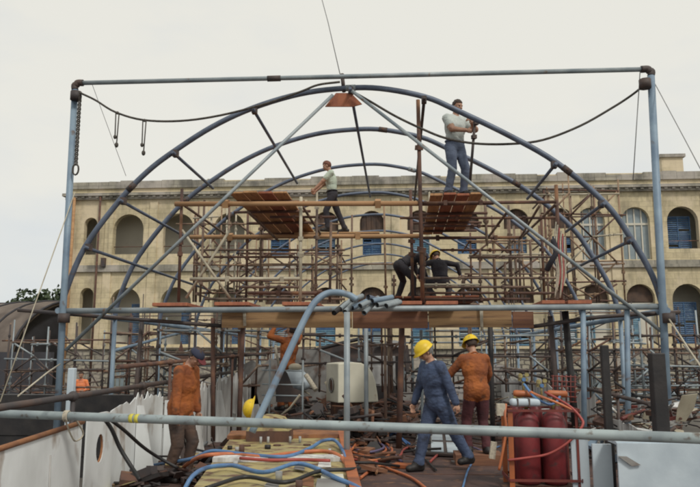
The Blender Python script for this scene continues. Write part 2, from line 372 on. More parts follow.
for bi, (t, cx) in enumerate(bays):
    x0, x1 = edges[bi], edges[bi + 1]
    zub, zlb = zb(252), ZL0
    uo, lo = [], []
    if t in ('open', 'blueopen', 'glass', 'narrow'):
        w = {'narrow': 14, 'open': 32, 'blueopen': 30, 'glass': 27}[t] * PX
        top = zb(211) if t != 'narrow' else zb(214)
        zu = zub if t != 'glass' else zb(262)
        uo = [(cx, w, zu, top - w / 2, True, DP)]
        w2 = w * 1.0
        lo = [(cx, w2, zb(344), zb(286) - w2 / 2, True, DP)]
    else:
        w = 25 * PX
        uo = [(cx, 19 * PX, zb(255), zb(238.5), False, .22), (cx, w, zb(231), zb(211) - w / 2, True, .3)]
        w2 = 29 * PX
        lo = [(cx, 20 * PX, zb(349), zb(322), False, .22), (cx, w2, zb(304), zb(287) - w2 / 2, True, .3)]
    panel(wall, x0, x1, ZL1, ZT, uo)
    panel(wall, x0, x1, ZL0, ZL1, lo)
    # basement, with small barred arch in some bays
    wb_ = 19 * PX
    if t in ('open', 'glass', 'blueopen') or bi % 3 == 1:
        panel(rub, x0, x1, ZBASE, ZL0, [(cx, wb_, zb(387), zb(367) - wb_ / 2 + .05, True, .3)])
        gl = MB(); gl.boxmm((cx - wb_ / 2, YB + .26, zb(387)), (cx + wb_ / 2, YB + .3, zb(365)))
        p_ = gl.build('window', M_GLASS, bld)
        br = MB()
        for k in range(4): br.tube([(cx - wb_ / 2 + wb_ * (k + .5) / 4, YB + .2, zb(387)), (cx - wb_ / 2 + wb_ * (k + .5) / 4, YB + .2, zb(366))], .02, n=6)
        br.boxmm((cx - wb_ / 2, YB + .16, zb(377)), (cx + wb_ / 2, YB + .24, zb(376)))
        br.build('window_bars', M_PALETUBE, p_)
    else: panel(rub, x0, x1, ZBASE, ZL0, [])
    # what stands in the openings
    if t == 'mid':
        slatted(bld, 'shutter', cx - 9.5 * PX + .03, cx + 9.5 * PX - .03, zb(255) + .02, zb(238.5) - .02, YB + .14, [M_BLUE, M_BLUEGREY, M_BLUE, M_BLUEPALE][bi % 4])
        lv = MB(); lv.boxmm((cx - w / 2, YB + .27, zb(231)), (cx + w / 2, YB + .32, zb(210)))
        for k in range(5): lv.boxmm((cx - w / 2 + w * (k + .42) / 5, YB + .2, zb(231)), (cx - w / 2 + w * (k + .58) / 5, YB + .26, zb(214)))
        lv.build('fanlight', M_BROWNLOUVRE, bld)
        z1, zm, z0 = zb(322), zb(330), zb(349)
        slatted(bld, 'shutter', cx - 10 * PX + .03, cx + 10 * PX - .03, z0 + .02, zm, YB + .14, M_BLUE if bi % 3 == 0 else M_BLUEPALE, msub=M_BLUEPALE if bi % 2 else M_GLASS)
        gg = MB(); gg.boxmm((cx - 10 * PX + .03, YB + .12, zm + .01), (cx + 10 * PX - .03, YB + .17, z1 - .02)); gg.build('window_pane', M_BLUE, bld)
        lv = MB(); lv.boxmm((cx - w2 / 2, YB + .27, zb(304)), (cx + w2 / 2, YB + .32, zb(286)))
        for k in range(6): lv.boxmm((cx - w2 / 2 + w2 * (k + .42) / 6, YB + .2, zb(304)), (cx - w2 / 2 + w2 * (k + .58) / 6, YB + .26, zb(290)))
        lv.build('fanlight', M_BROWNLOUVRE, bld)
    elif t == 'glass':
        gp = MB(); gp.boxmm((cx - w / 2, YB + .34, zb(262)), (cx + w / 2, YB + .38, zb(210))); gp.build('window_pane', M_GLASS, bld)
        fr = MB(); fr.boxmm((cx - w / 2, YB + .27, zb(228)), (cx + w / 2, YB + .335, zb(226)))
        for k in range(5): xx = cx - w / 2 + w * k / 4; fr.boxmm((xx - .04, YB + .28, zb(262)), (xx + .04, YB + .335, zb(212) if k in (1, 2, 3) else zb(222)))
        fr.build('window', M_PLASTER, bld)
        br = MB(); br.boxmm((cx - w / 2, YB + .37, zb(303)), (cx + w / 2, YB + .42, zb(285))); br.build('fanlight', M_BROWNLOUVRE, bld)
        pn = MB(); pn.boxmm((cx - w / 2, YB + .30, zb(344)), (cx + w / 2, YB + .40, zb(304))); pn.build('infill_panel', M_PLASTER, bld)
        slatted(bld, 'shutter', cx - w / 2 + .1, cx - .1, zb(343), zb(316), YB + .22, M_BLUEPALE, leaves=1)
    else:
        if t == 'open':
            slatted(bld, 'shutter', cx + w * .12, cx + w * .46, zb(344) + .03, zb(302), YB + .75, M_BLUE, leaves=1)
        if t == 'blueopen':
            slatted(bld, 'shutter', cx - w * .42, cx + w * .35, zb(252) + .03, zb(219), YB + .7, M_BLUE)
            slatted(bld, 'shutter', cx - w * .42, cx + w * .35, zb(344) + .03, zb(303), YB + .7, M_BLUE)
        rl = MB(); rl.tube([(cx - w / 2, YB + .2, zb(244)), (cx + w / 2, YB + .2, zb(244))], .03, n=6)
        if t != 'narrow': rl.build('hand_rail', M_RUST, bld)
    # pier strip between bays
    if t in ('open', 'narrow', 'blueopen', 'glass') or bi % 2 == 0:
        pl = MB(); e = x1
        if e < XR - .1:
            pl.boxmm((e - .28, YB - .09, ZL0), (e + .28, YB - .002, ZL1 - .003)); pl.boxmm((e - .28, YB - .09, ZU0 + .003), (e + .28, YB - .002, ZFR))
            pl.build('pilaster', M_STONE, bld)
wall.build('wall', M_STONE, bld); rub.build('basement_wall', M_RUBBLE, bld)
# loggia rear wall, floors, ends and roof
sh_ = MB(); yb1 = YB + 2.2
for (a, b_) in ((ZL0, ZU0 - .3), (ZU0 - .1, ZCOR)):
    sh_.quad((XL + .3, yb1, a), (XR, yb1, a), (XR, yb1, b_), (XL + .3, yb1, b_))
sh_.boxmm((XL + .1, YB + .46, ZU0 - .35), (XR, yb1 + .1, ZU0 - .05)); sh_.boxmm((XL + .1, YB + .46, ZCOR), (XR, yb1 + .1, ZCOR + .15)); sh_.boxmm((XL + .1, YB + .46, ZL0 - .1), (XR, yb1 + .1, ZL0 + .1))
sh_.build('loggia_wall', M_PLASTER, bld)
en = MB(); en.quad((XL, YB, ZBASE), (XL, YB + 14, ZBASE), (XL, YB + 14, ZT), (XL, YB, ZT)); en.quad((XR, YB, ZBASE), (XR, YB + 14, ZBASE), (XR, YB + 14, ZT), (XR, YB, ZT))
en.quad((XL, YB + 14, ZBASE), (XR, YB + 14, ZBASE), (XR, YB + 14, ZT), (XL, YB + 14, ZT)); en.build('end_wall', M_STONE, bld)
rf = MB(); rf.quad((XL, YB, ZT - .25), (XR, YB, ZT - .25), (XR, YB + 14, ZT - .25), (XL, YB + 14, ZT - .25)); rf.build('roof', M_ROOF, bld)
co = MB(); xx = XL - .15
while xx < XR:                      # coping stones, a little uneven
    ln = random.uniform(.7, 2.0); dz = random.choice([0, .02, -.04, .05, -.16, -.08, .1])
    co.boxmm((xx, YB - .14, ZCOP), (min(xx + ln, XR) - .012, YB + .5, ZT + .06 + dz)); xx += ln
co.build('coping', M_COPING, bld)
cn = MB(); cn.boxmm((XL - .35, YB - .42, ZCOR + .07), (XR, YB - .002, ZCOR + .26)); cn.boxmm((XL - .2, YB - .22, ZCOR - .15), (XR, YB - .002, ZCOR + .07))
for k in range(int((XR - XL) / .5)): cn.boxmm((XL + k * .5, YB - .35, ZCOR - .05), (XL + k * .5 + .2, YB - .222, ZCOR + .065))
cn.build('cornice', M_COPING, bld)
sc = MB(); sc.boxmm((XL - .12, YB - .2, ZL1), (XR, YB - .003, ZL1 + .2)); sc.boxmm((XL - .08, YB - .12, ZL1 + .2), (XR, YB - .003, ZU0)); sc.build('string_course', M_COPING, bld)
s2 = MB(); s2.boxmm((XL - .1, YB - .16, ZL0 - .12), (XR, YB - .003, ZL0 + .05)); s2.build('plinth_course', M_STONE, bld)
for px, m_ in ((100, M_RUST), (57 + 12, M_RUSTPLATE), (74, M_TAN), (430, M_PALETUBE), (545, M_RUST)):
    xx = xb(px); MB().tube([(xx, YB - .3, ZBASE + .3), (xx, YB - .3, ZCOR)], .1 if px < 80 else .075, n=8).build('drainpipe', m_, bld)
MB().boxmm((xb(104), YB - .35, zb(265)), (xb(108), YB - .1, zb(256))).build('rainwater_box', M_DKPIPE, bld)
# recess quoins, chimney, roof tank
ch = thing('chimney_stack', 'square stone chimney with a capped top on the roof at the far right', 'chimney', (P(669, 170, YB + 5).x, YB + 5, ZT - .3))
c0 = P(669, 170, YB + 5); cw = .75
MB().boxmm((c0.x - cw, YB + 4.3, ZT - .3), (c0.x + cw, YB + 5.7, P(669, 160, YB + 5).z)).build('shaft', M_STONE, ch)
MB().boxmm((c0.x - cw - .15, YB + 4.15, P(669, 160, YB + 5).z), (c0.x + cw + .15, YB + 5.85, P(669, 157, YB + 5).z)).build('cap', M_COPING, ch)
sl = MB(); sl.prism([(c0.x + cw + .02, YB + 4.4, ZT - .25), (c0.x + 3.4, YB + 4.4, ZT - .25), (c0.x + cw + .02, YB + 4.4, ZT + 1.0)], (0, 1.2, 0)); sl.build('buttress', M_COPING, ch)
tk = thing('roof_tank', 'battered pale water tank with a dark round hatch lying on the roof at the left', 'tank', (P(120, 184, YB + 4).x, YB + 4, ZT - .3))
tcn = P(121, 183, YB + 4)
MB().tube([(tcn.x - .8, YB + 4, ZT + .45), (tcn.x + 2.4, YB + 4, ZT + .35)], .62, n=16).build('drum', M_COPING, tk)
MB().boxmm((tcn.x - 1.3, YB + 3.6, ZT - .3), (tcn.x - .2, YB + 4.4, ZT + .95)).build('cistern', M_PLASTER, tk)
MB().ell((tcn.x + .15, YB + 3.42, ZT + .45), (.3, .08, .3)).build('hatch', M_DARK, tk)
rb = MB()
for k in range(60):
    a = P(random.uniform(108, 170), 182, YB + 3); rb.box((a.x, YB + random.uniform(2, 5), ZT + random.uniform(-.25, .25)), [random.uniform(.1, .55) for _ in range(3)], rz=random.random() * 3, rx=random.random())
tag(rb.build('rubble', M_COPING), 'broken stone rubble heaped on the roof beside the tank', 'rubble', kind='stuff')

# far left: barrel-roofed shed, walls, trees
sd = thing('barrel_roof_shed', 'dark shed with a curved brown roof to the left of the building', 'shed', (-31, 60, GZ))
rr = 6.5; cx_, cy_ = -27.0, 57.0; ax = Vector((-.93, .36, 0)); side = Vector((.36, .93, 0)); zt0 = P(35, 302, 58).z - rr * .75
def shp(t, s, r_): return Vector((cx_, cy_, zt0)) + side * (-r_ * math.cos(t)) + Vector((0, 0, r_ * .75 * math.sin(t))) + ax * s
roof = MB(); nn = 20
vs = [shp(math.pi * i / nn, s, rr) for s in (-.6, 22) for i in range(nn + 1)]
roof.add(vs, [(i, i + 1, i + nn + 2, i + nn + 1) for i in range(nn)], True); ro = roof.build('roof', M_SHEDROOF, sd)
so = ro.modifiers.new('s', 'SOLIDIFY'); so.thickness = .2
for q in range(8): MB().tube([shp(math.pi * i / nn, -.6 + q * 3.1, rr + .06) for i in range(nn + 1)], .1, n=6).build('rib', M_SHED, sd)
wl = MB()
for s in (0, 21.5): wl.add([shp(math.pi * i / nn, s, rr - .2) for i in range(nn + 1)] + [Vector((cx_, cy_, GZ)) + side * (rr - .2) + ax * s, Vector((cx_, cy_, GZ)) - side * (rr - .2) + ax * s], [tuple(range(nn + 3))])
for q in (-1, 1): a = Vector((cx_, cy_, GZ)) + side * q * (rr - .2); wl.quad(a, a + ax * 21.5, a + ax * 21.5 + Vector((0, 0, zt0 - GZ)), a + Vector((0, 0, zt0 - GZ)))
wl.build('wall', M_SHED, sd)
dw = MB(); a = P(15, 395, 38); dw.boxmm((a.x - 14, 38, GZ), (P(48, 395, 38).x, 38.4, P(30, 352, 38).z)); tag(dw.build('yard_wall', M_SHED), 'low dark wall in front of the barrel-roofed shed', 'wall')

def tree(x, y, h, w, label, seed):
    rnd = random.Random(seed); t = thing('tree', label, 'tree', (x, y, GZ), group='trees beyond the shed')
    tr = MB(); tr.tube([(x, y, GZ), (x + .2, y, GZ + h * .35), (x + .1, y, GZ + h * .7)], [.3, .22, .1], n=8)
    for k in range(5):
        an = rnd.random() * 6.28; tr.tube([(x + .1, y, GZ + h * (.3 + .06 * k)), (x + math.cos(an) * w * .35, y + math.sin(an) * w * .35, GZ + h * (.55 + .07 * k))], [.1, .03], n=6)
    tr.build('trunk', M_BARK, t)
    cr_ = MB()
    cl = [(rnd.uniform(-w / 2, w / 2), rnd.uniform(-w / 2, w / 2), rnd.uniform(.4, .92) * h, rnd.uniform(.8, 1.5)) for _ in range(26)]
    for (a, b, c, r_) in cl:
        for k in range(70):
            d = Vector((rnd.gauss(0, 1), rnd.gauss(0, 1), rnd.gauss(0, 1))).normalized() * r_ * rnd.uniform(.5, 1.05)
            p = Vector((x + a, y + b, GZ + c)) + d; u = Vector((rnd.gauss(0, 1), rnd.gauss(0, 1), rnd.gauss(0, 1))).normalized(); v = u.orthogonal().normalized()
            s = rnd.uniform(.22, .45); cr_.add([p + u * s, p + v * s * .6, p - u * s, p - v * s * .6], [(0, 1, 2, 3)])
    cr_.build('crown', M_LEAF, t)
for k, (px, h, w, lb) in enumerate(((24, 8.0, 6, 'dark bushy tree rising over the left end of the shed roof'), (40, 8.8, 7, 'broad dark tree showing between the shed roof and the building'), (52, 9.0, 6, 'dark tree close beside the left corner of the building'), (6, 7.5, 7, 'dark tree farthest left behind the shed'))):
    a = P(px, 355, 84); tree(a.x, 84 + k, h * 1.2, w * 1.2, lb, k)

# ------------------------------------------------------------------ ship
SL, SR = -3.5, 3.35
ship = thing('ship', 'rusty ship deck with torn white bulwark plates under the arched pipe frame', 'ship', (0, 20, GZ))
dk = MB(); dk.boxmm((SL, 2.0, -.06), (SR, 40, 0)); dk.build('deck', M_DECK, ship)
hu = MB(); hu.boxmm((SL, 2.0, GZ - .2), (SL + .05, 40, -.062)); hu.boxmm((SR - .05, 2.0, GZ - .2), (SR, 40, -.062)); hu.boxmm((SL + .05, 2.0, GZ - .2), (SR - .05, 2.05, -.062)); hu.build('hull_side', M_HULL, ship)
# left bulwark: smooth near plate, holed plate, then plates cut to ragged points
def ragged(y0, y1, X, z_of, m, step=.07, jag=.0, name='bulwark_plate', th=.012, seed=1):
    rnd = random.Random(seed); mb = MB(); n = max(2, int((y1 - y0) / step)); tops = []
    for i in range(n + 1):
        y = y0 + (y1 - y0) * i / n; tops.append((y, z_of((y - y0) / (y1 - y0)) + (rnd.uniform(-jag, jag) if jag else 0)))
    for i in range(n):
        (ya, za), (yb_, zc) = tops[i], tops[i + 1]
        mb.prism([(X, ya, 0), (X, yb_, 0), (X, yb_, zc), (X, ya, za)], (th, 0, 0))
    return mb.build(name, m, ship)
ragged(3.0, 7.7, SL, lambda t: .62 + .24 * t, M_WHITE, seed=2)
hp = MB()          # plate with an oval fairlead hole
n = 16; yc, zc_, ry, rz_ = 8.1, .55, .10, .16
def oval(k, a, b): t = 2 * math.pi * k / n; return Vector((SL + .03, yc + a * math.cos(t), zc_ + b * math.sin(t)))
def sq(k):
    t = 2 * math.pi * (k + .0) / n; c_, s_ = math.cos(t), math.sin(t); q = max(abs(c_) / .36, abs(s_) / .40) ; y = c_ / q; z = s_ / q
    return Vector((SL + .03, yc + y * 1.0, zc_ + z * (1.0 if z > 0 else 1.37)))
vs = [oval(k, ry, rz_) for k in range(n)] + [sq(k) for k in range(n)]
hp.add(vs, [(k, (k + 1) % n, (k + 1) % n + n, k + n) for k in range(n)]); hh = hp.build('fairlead_plate', M_WHITE, ship)
hh.modifiers.new('s', 'SOLIDIFY').thickness = .02
rg = MB(); rg.tube([oval(k, ry, rz_) for k in range(n)] + [oval(0, ry, rz_)], .014, n=6, cap=False); rg.build('fairlead_rim', M_RUSTPLATE, ship)
ragged(8.46, 9.25, SL, lambda t: .93 + .1 * t, M_WHITE, .09, .03, seed=5)
ragged(9.27, 10.35, SL, lambda t: 1.06 - .02 * t, M_WHITE, .07, .06, seed=8)
ragged(10.4, 11.6, SL, lambda t: .55 + .25 * t, M_WHITEDIRTY, .09, .10, seed=9)
ragged(11.62, 13.3, SL, lambda t: 1.05, M_WHITEDIRTY, .07, .10, seed=10)
ragged(13.4, 17.5, SL, lambda t: 1.1 + .1 * t, M_WHITEDIRTY, .12, .16, seed=11)
ragged(17.6, 39, SL, lambda t: 1.0, M_WHITEDIRTY, .3, .12, seed=12)
cp = MB(); cp.tube([(SL + .01, y, .62 + .24 * (y - 3) / 4.7 + .02) for y in (3.0, 4.5, 6, 7.7)], .028, n=8); cp.build('cap_rail', M_RUSTPLATE, ship)
for y in (9.26, 10.37, 11.61, 13.35, 15, 16.5):
    st = MB(); st.prism([(SL + .03, y, .0), (SL + .32, y, .0), (SL + .12, y, .95), (SL + .03, y, .95)], (0, .02, 0)); st.build('stiffener', M_WHITE if y < 11 else M_WHITEDIRTY, ship)
MB().prism([(SL + .02, 8.02, .02), (SL + .02, 8.42, .02), (SL + .02, 8.42, .20)], (.006, 0, 0)).build('torn_slot', M_DARK, ship)
for y in (4.2, 5.6, 7.0): w_ = MB(); w_.tube([(SL + .014, y, .02), (SL + .02, y + .01, .35), (SL + .014, y, .62)], .011, n=6); w_.build('weld_seam', M_WHITEDIRTY, ship)
# right bulwark
ragged(8.4, 12.5, SR, lambda t: .55 + .1 * t, M_WHITEDIRTY, .2, .03, seed=21); ragged(12.6, 39, SR, lambda t: .9, M_WHITEDIRTY, .3, .08, seed=22)
fp = MB(); a = P(617, 443, 8.0); b = P(760, 443, 8.0)
fp.boxmm((a.x, 8.0, 0), (b.x, 8.03, a.z)); fp.build('bow_plate', M_BLUEWHITE, ship)
fl = MB(); fl.boxmm((a.x, 8.03, a.z - .02), (b.x, 8.35, a.z + .012)); fl.build('bow_plate_flange', M_BLUEWHITE, ship)
sb_ = MB(); q0 = P(597, 449, 7.96); sb_.prism([P(598, 450, 7.97), P(606, 450, 7.97), P(623, 463, 7.97), P(611, 463, 7.97)], (0, .02, 0))
sb_ = MB(); sb_.prism([P(618, 456, 7.97), P(627, 456.5, 7.97), P(641, 465, 7.97), P(632, 466, 7.97)], (0, .02, 0)); sb_.build('loose_bracket', M_GREYPLATE, ship)
p2 = MB(); p2.boxmm((P(571, 440, 8.9).x, 8.9, 0), (P(588, 440, 8.9).x, 8.94, P(580, 436, 8.9).z)); p2.build('bulwark_plate', M_BLUEWHITE, ship)
p2 = MB(); p2.boxmm((P(592, 440, 8.4).x, 8.4, 0), (P(611, 440, 8.4).x, 8.44, P(600, 444, 8.4).z)); p2.build('bulwark_plate', M_BLUEWHITE, ship)

def vpost(name, px, y0, y1, Y, r, m, label, cat, sq_=False, zbot=None):
    a = P(px, y0, Y); z0 = P(px, y1, Y).z if zbot is None else zbot
    mb = MB()
    if sq_: mb.box((a.x, Y, (a.z + z0) / 2), (r * 2, r * 2, a.z - z0))
    else: mb.tube([(a.x, Y, z0), (a.x, Y, a.z)], r, n=14)
    o = tag(mb.build(name, m), label, cat)
    if sq_: bevel(o, .012)
    return o
vpost('bollard_post', 656, 353, 440, 8.2, .075, M_BLACK, 'thick black square post standing behind the white plate at the right edge', 'post', True, P(650, 443, 8.0).z + .012)
vpost('bollard_post', 604, 345, 440, 8.7, .045, M_BLACK, 'slim black square post between the gas bottle cage and the thick black post', 'post', True, 0)
vpost('white_post', 72.5, 368, 430, 8.1, .04, M_BLUEWHITE, 'short white square post rising above the left bulwark', 'post', True, 0)

# left longitudinal guard rails, dark
def rail(px0, py0, px1, py1, X, m, r, label, posts, name='guard_rail'):
    def at(px, py):
        d = ray(px, py); return EYE + d * (X / d.x)
    a, b = at(px0, py0), at(px1, py1); a = a + (a - b) * (.22 if X < 0 and py0 > 390 else 0)
    t = thing(name, label, 'railing', (X, a.y, 0))
    MB().tube([a, b], r, n=8).build('top_bar', m, t)
    for k in range(posts):
        y = a.y + (b.y - a.y) * (k + .5) / posts; z = a.z + (b.z - a.z) * (k + .5) / posts
        MB().tube([(X, y, 0), (X, y, z)], r * .8, n=8).build('post', m, t)
        MB().ell((X, y, z), r * 1.7).build('clamp', m, t)
rail(10, 406, 232, 372, SL - .08, M_DKPIPE, .035, 'dark pipe guard rail sloping along the left bulwark', 5)
rail(118, 367, 300, 350, SL + .02, M_RUST, .03, 'upper rusty guard rail behind the man in the navy cap', 4)
rail(650, 404, 500, 367, SR + .03, M_DKPIPE, .03, 'dark sagging guard rail running back along the right side of the deck', 5)

# ------------------------------------------------------------------ pipe gantry (portal)
YP = 11.9
gan = thing('pipe_gantry', 'tall blue-grey square pipe gantry standing astride the deck in front of the arches', 'gantry', (P(360, 400, YP).x, YP, GZ))
lt, lb = P(75, 90, YP), P(58, 404, YP); rt_, rb_ = P(651, 76, YP), P(667, 391, YP)
def ext(a, b, z): t = (z - a.z) / (b.z - a.z); return a + (b - a) * t
MB().tube([lt, ext(lt, lb, GZ)], .058, n=14).build('post', M_BLUEPIPE, gan)
MB().tube([rt_, ext(rt_, rb_, GZ)], .062, n=14).build('post', M_BLUEPIPE, gan)
cl_, cr2 = P(83, 83, YP), P(641, 69.5, YP); mid = P(274, 78.6, YP)
MB().tube([cl_, cr2], .042, n=14).build('crossbar', M_GALV, gan)
MB().tube([mid - Vector((.12, 0, 0)), mid + Vector((.12, 0, 0))], .054, n=14).build('coupler', M_DKPIPE, gan)
for a, c_, b in ((lt, P(74.5, 83, YP), cl_), (rt_, P(652, 69, YP), cr2)):
    MB().tube([a, a + (c_ - a) * .6, (a + b) * .25 + c_ * .5, b + (c_ - b) * .6, b], .062, n=14, k=4).build('elbow', M_DKPIPE, gan)
for a in (P(76, 96, YP - .08), P(645, 84, YP - .08), P(669, 318, YP - .08), P(64, 318, YP - .08)):
    MB().tube([a - Vector((0, 0, .08)), a + Vector((0, 0, .08))], .1, n=10).build('clamp', M_DKPIPE, gan)

# ------------------------------------------------------------------ arched frame
A = [(62, 311), (65, 294), (85, 247), (120, 200), (147, 172), (173, 152), (212, 127), (253, 108), (300, 94), (343, 88.5), (380, 88.5), (425, 97), (458, 111), (510, 136), (557, 163), (605, 203), (632, 240), (653, 277), (664, 311)]
YA = 12.05
AP = smooth([P(a, b, YA) for a, b in A], 5)
YS = [12.05, 14.4, 17.2, 20.3, 23.6, 26.8, 30, 33.2, 36.4]
fr = thing('arched_frame', 'barrel-shaped frame of curved slate blue pipes receding over the deck', 'pipe frame', (AP[0].x / 2 + AP[-1].x / 2, 12, GZ))
for k, y in enumerate(YS):
    MB().tube([Vector((p.x, y, p.z)) for p in AP], .05 if k < 2 else .042, n=10).build('arch', M_ARCH, fr)
for k, y in enumerate(YS[:4]):
    for i_ in (17 + k * 3, 46 + k * 4, 71 - k * 3):
        p, q = AP[i_], AP[i_ + 1]; u_ = (q - p).normalized(); p = Vector((p.x, y, p.z))
        MB().tube([p - u_ * .09, p + u_ * .09], .058, n=12).build('coupler', M_DKPIPE if (k + i_) % 2 else M_GALV, fr)
        MB().box(p + Vector((0, -.055, 0)), (.035, .03, .035), ry=.6).build('bolt', M_RUST, fr)
def on_arch(px):                       # point of the arch nearest to a pixel column of the first arch
    q = min(AP, key=lambda p: abs(p.x - P(px, 200, YA).x) + (0 if p.z > 3 else 50)); return q
def on_arch_pt(px, py): w = P(px, py, YA); return min(AP, key=lambda p: (p - w).length)
for (px, py, y1) in ((347, 88, 20.5), (253, 108, 17.4), (425, 97, 20.5), (173, 152, 14.6), (120, 200, 17.3), (557, 163, 14.6), (605, 203, 14.6), (85, 247, 20), (632, 240, 17.4)):
    p = on_arch_pt(px, py); n_ = (p - Vector((-.6, YA, 1.5))); n_.y = 0; n_.normalize(); o_ = p - n_ * .085
    a = Vector((o_.x, YA - .22, o_.z)); b = Vector((o_.x, y1, o_.z))
    MB().tube([a, b], .03, n=10).build('purlin', M_ARCH if px != 425 else M_DKPIPE, fr)
    MB().box((o_.x, YA - .02, o_.z + .02), (.09, .11, .12)).build('clamp', M_DKPIPE, fr)
for pts, m_ in (([(333, 95), (66, 350)], M_GALV), ([(352, 91), (661, 331)], M_GALV)):
    MB().tube([P(a, b, YA - .14) for a, b in pts], .031, n=10).build('brace', m_, fr)
# ridge plate below the apex, with upstand
pz = [P(336, 93, YA - .03), P(351, 93, YA - .03), P(362, 104, YA - .03), P(353, 106.5, YA - .03), P(325, 106.5, YA - .03)]
MB().prism(pz, (0, .03, 0)).build('ridge_plate', M_PLANKRED, fr)
MB().tube([P(342, 74, YA), P(344, 92, YA)], .035, n=8).build('ridge_spigot', M_DKPIPE, fr)
# base pipes + posts under each arch
b0, b1_ = P(36, 311.5, YP + .02), P(690, 305, YP + .02)
b0 = P(66, 311, YP + .05); b1_ = P(667, 306.5, YP + .05)
MB().tube([b0, b1_], .05, n=12).build('base_pipe', M_GALV, fr)
zl, zr = AP[0].z, AP[-1].z
MB().tube([(AP[0].x, 11.9, zl), (AP[0].x, 36.8, zl)], .055, n=10).build('side_pipe', M_BLUEPIPE, fr)
MB().tube([(AP[-1].x, 11.9, zr), (AP[-1].x, 36.8, zr)], .055, n=10).build('side_pipe', M_BLUEPIPE, fr)
for y in YS[1:]:
    for q in (AP[0], AP[-1]):
        MB().tube([(q.x, y, GZ), (q.x, y, q.z)], .045, n=10).build('post', M_BLUEPIPE, fr)
MB().tube([Vector((AP[0].x, 14.4, .95 + .75)), Vector((AP[0].x, 20.3, zl))], .035, n=8).build('brace', M_BLUEPIPE, fr)
for px in (583, 627): MB().tube([P(px, 309, 12.0), ext(P(px, 309, 12.0), P(px + 1, 400, 12.0), -.02)], .045, n=10).build('post', M_BLUEPIPE, fr)
MB().tube([P(18, 310, 12.3), P(222, 326, 12.3)], .035, n=8).build('tie_bar', M_DKPIPE, fr)
MB().tube([P(530, 327, 12.3), P(600, 317, 12.3), P(680, 312, 12.3)], .035, n=8, k=4).build('tie_bar', M_DKPIPE, fr)

# ------------------------------------------------------------------ timber boards along the base pipe
bd = thing('timber_fascia', 'long row of timber boards set on edge below the horizontal grey pipe', 'boards', (P(380, 327, 12.16).x, 12.16, P(380, 327, 12.16).z))
for (x0, x1, m_, dz, lb) in ((222, 352, M_BOARD, 0, 'tan plywood board'), (352.6, 428, M_BOARDRED, .6, 'red-brown board'), (428.6, 512, M_BOARD, -.3, 'tan plywood board beyond the red-brown one'), (512.6, 534, M_BOARDRED, .5, 'dark red end board')):
    a, b = P(x0, 311 + dz, 12.16), P(x1, 327.5 + dz, 12.16); o = MB().boxmm((a.x, 12.16, b.z), (b.x, 12.2, a.z)).build('board', m_, bd); o['label'] = lb; bevel(o, .006)
for px in (243, 480): 
    t = MB()
    for q in range(4): t.tube([P(px + q * .7, 303, 12.1), P(px + 1 + q * .6, 326 + 5 * (px > 400), 12.1)], .011, n=5)
    t.build('rope_lashing', M_ROPE, bd)
def red_board(x0, x1, y, Yd, ln, lb, m_=None):
    a, b = P(x0, y, Yd), P(x1, y, Yd); o = MB().boxmm((a.x, Yd, a.z - .03), (b.x, Yd + ln, a.z + .03)).build('scaffold_board', m_ or M_PLANKRED)
    bevel(o, .008); return tag(o, lb, 'board', 'red boards laid across the grey pipe')
for x0, x1, y, lb in ((152, 187, 305, 'red board end lying on the grey pipe above the cap of the man in orange'), (214, 249, 304.3, 'red board end at the left end of the timber boards'), (282, 318, 304.2, 'red board end left of the bent pipe top'),
                      (397, 422, 303.3, 'red board end under the feet of the bending man'), (426, 458, 303.3, 'red board end below the rails of the yellow helmeted man'), (542, 565, 302.6, 'red board end under the hanging ropes'), (568, 592, 302.6, 'red board end right of the hanging ropes')):
    red_board(x0, x1, y - .6, 11.97, 1.6, lb)
# ------------------------------------------------------------------ scaffolds
def scaffold(name, label, stands, ledgers, transoms=(), braces=(), base=(0, 15, 0), m=None, r=.026):
    t = thing(name, label, 'scaffolding', base); m = m or M_TUBE
    for s in stands:
        px, y0, y1, Y = s[:4]; mm = s[4] if len(s) > 4 else m; rr_ = s[5] if len(s) > 5 else r
        a = P(px, y0, Y); b = Vector((a.x + random.uniform(-.03, .03), Y + random.uniform(-.05, .05), P(px, y1, Y).z)) if y1 is not None else Vector((a.x, Y, 0))
        mb = MB(); mb.tube([a, b], rr_, n=8)
        for q in range(2): c_ = a + (b - a) * random.uniform(.15, .85); mb.box(c_, (rr_ * 2.9, rr_ * 3.6, rr_ * 2.4), rz=random.random(), rx=random.random() * .4)
        mb.build('standard', mm, t)
    for s in ledgers:
        x0, x1, y, Y = s[:4]; mm = s[4] if len(s) > 4 else m; rr_ = s[5] if len(s) > 5 else r; dy = s[6] if len(s) > 6 else 0
        a = P(x0, y, Y - .05); b = P(x1, y + dy, Y - .05); mb = MB(); mb.tube([a, b], rr_, n=8)
        for q in range(2): c_ = a + (b - a) * random.uniform(.1, .9); mb.box(c_, (rr_ * 2.2, rr_ * 3.2, rr_ * 2.9), rx=random.random() * .5)
        mb.build('ledger', mm, t)
    for (px, py, Y0, Y1) in transoms:
        a = P(px, py, Y0); MB().tube([a, (a.x, Y1, a.z)], r, n=8).build('transom', m, t)
    for (x0, y0, Y0, x1, y1, Y1, *e) in braces:
        MB().tube([P(x0, y0, Y0), P(x1, y1, Y1)], r * .95, n=8).build('brace', e[0] if e else m, t)
    return t
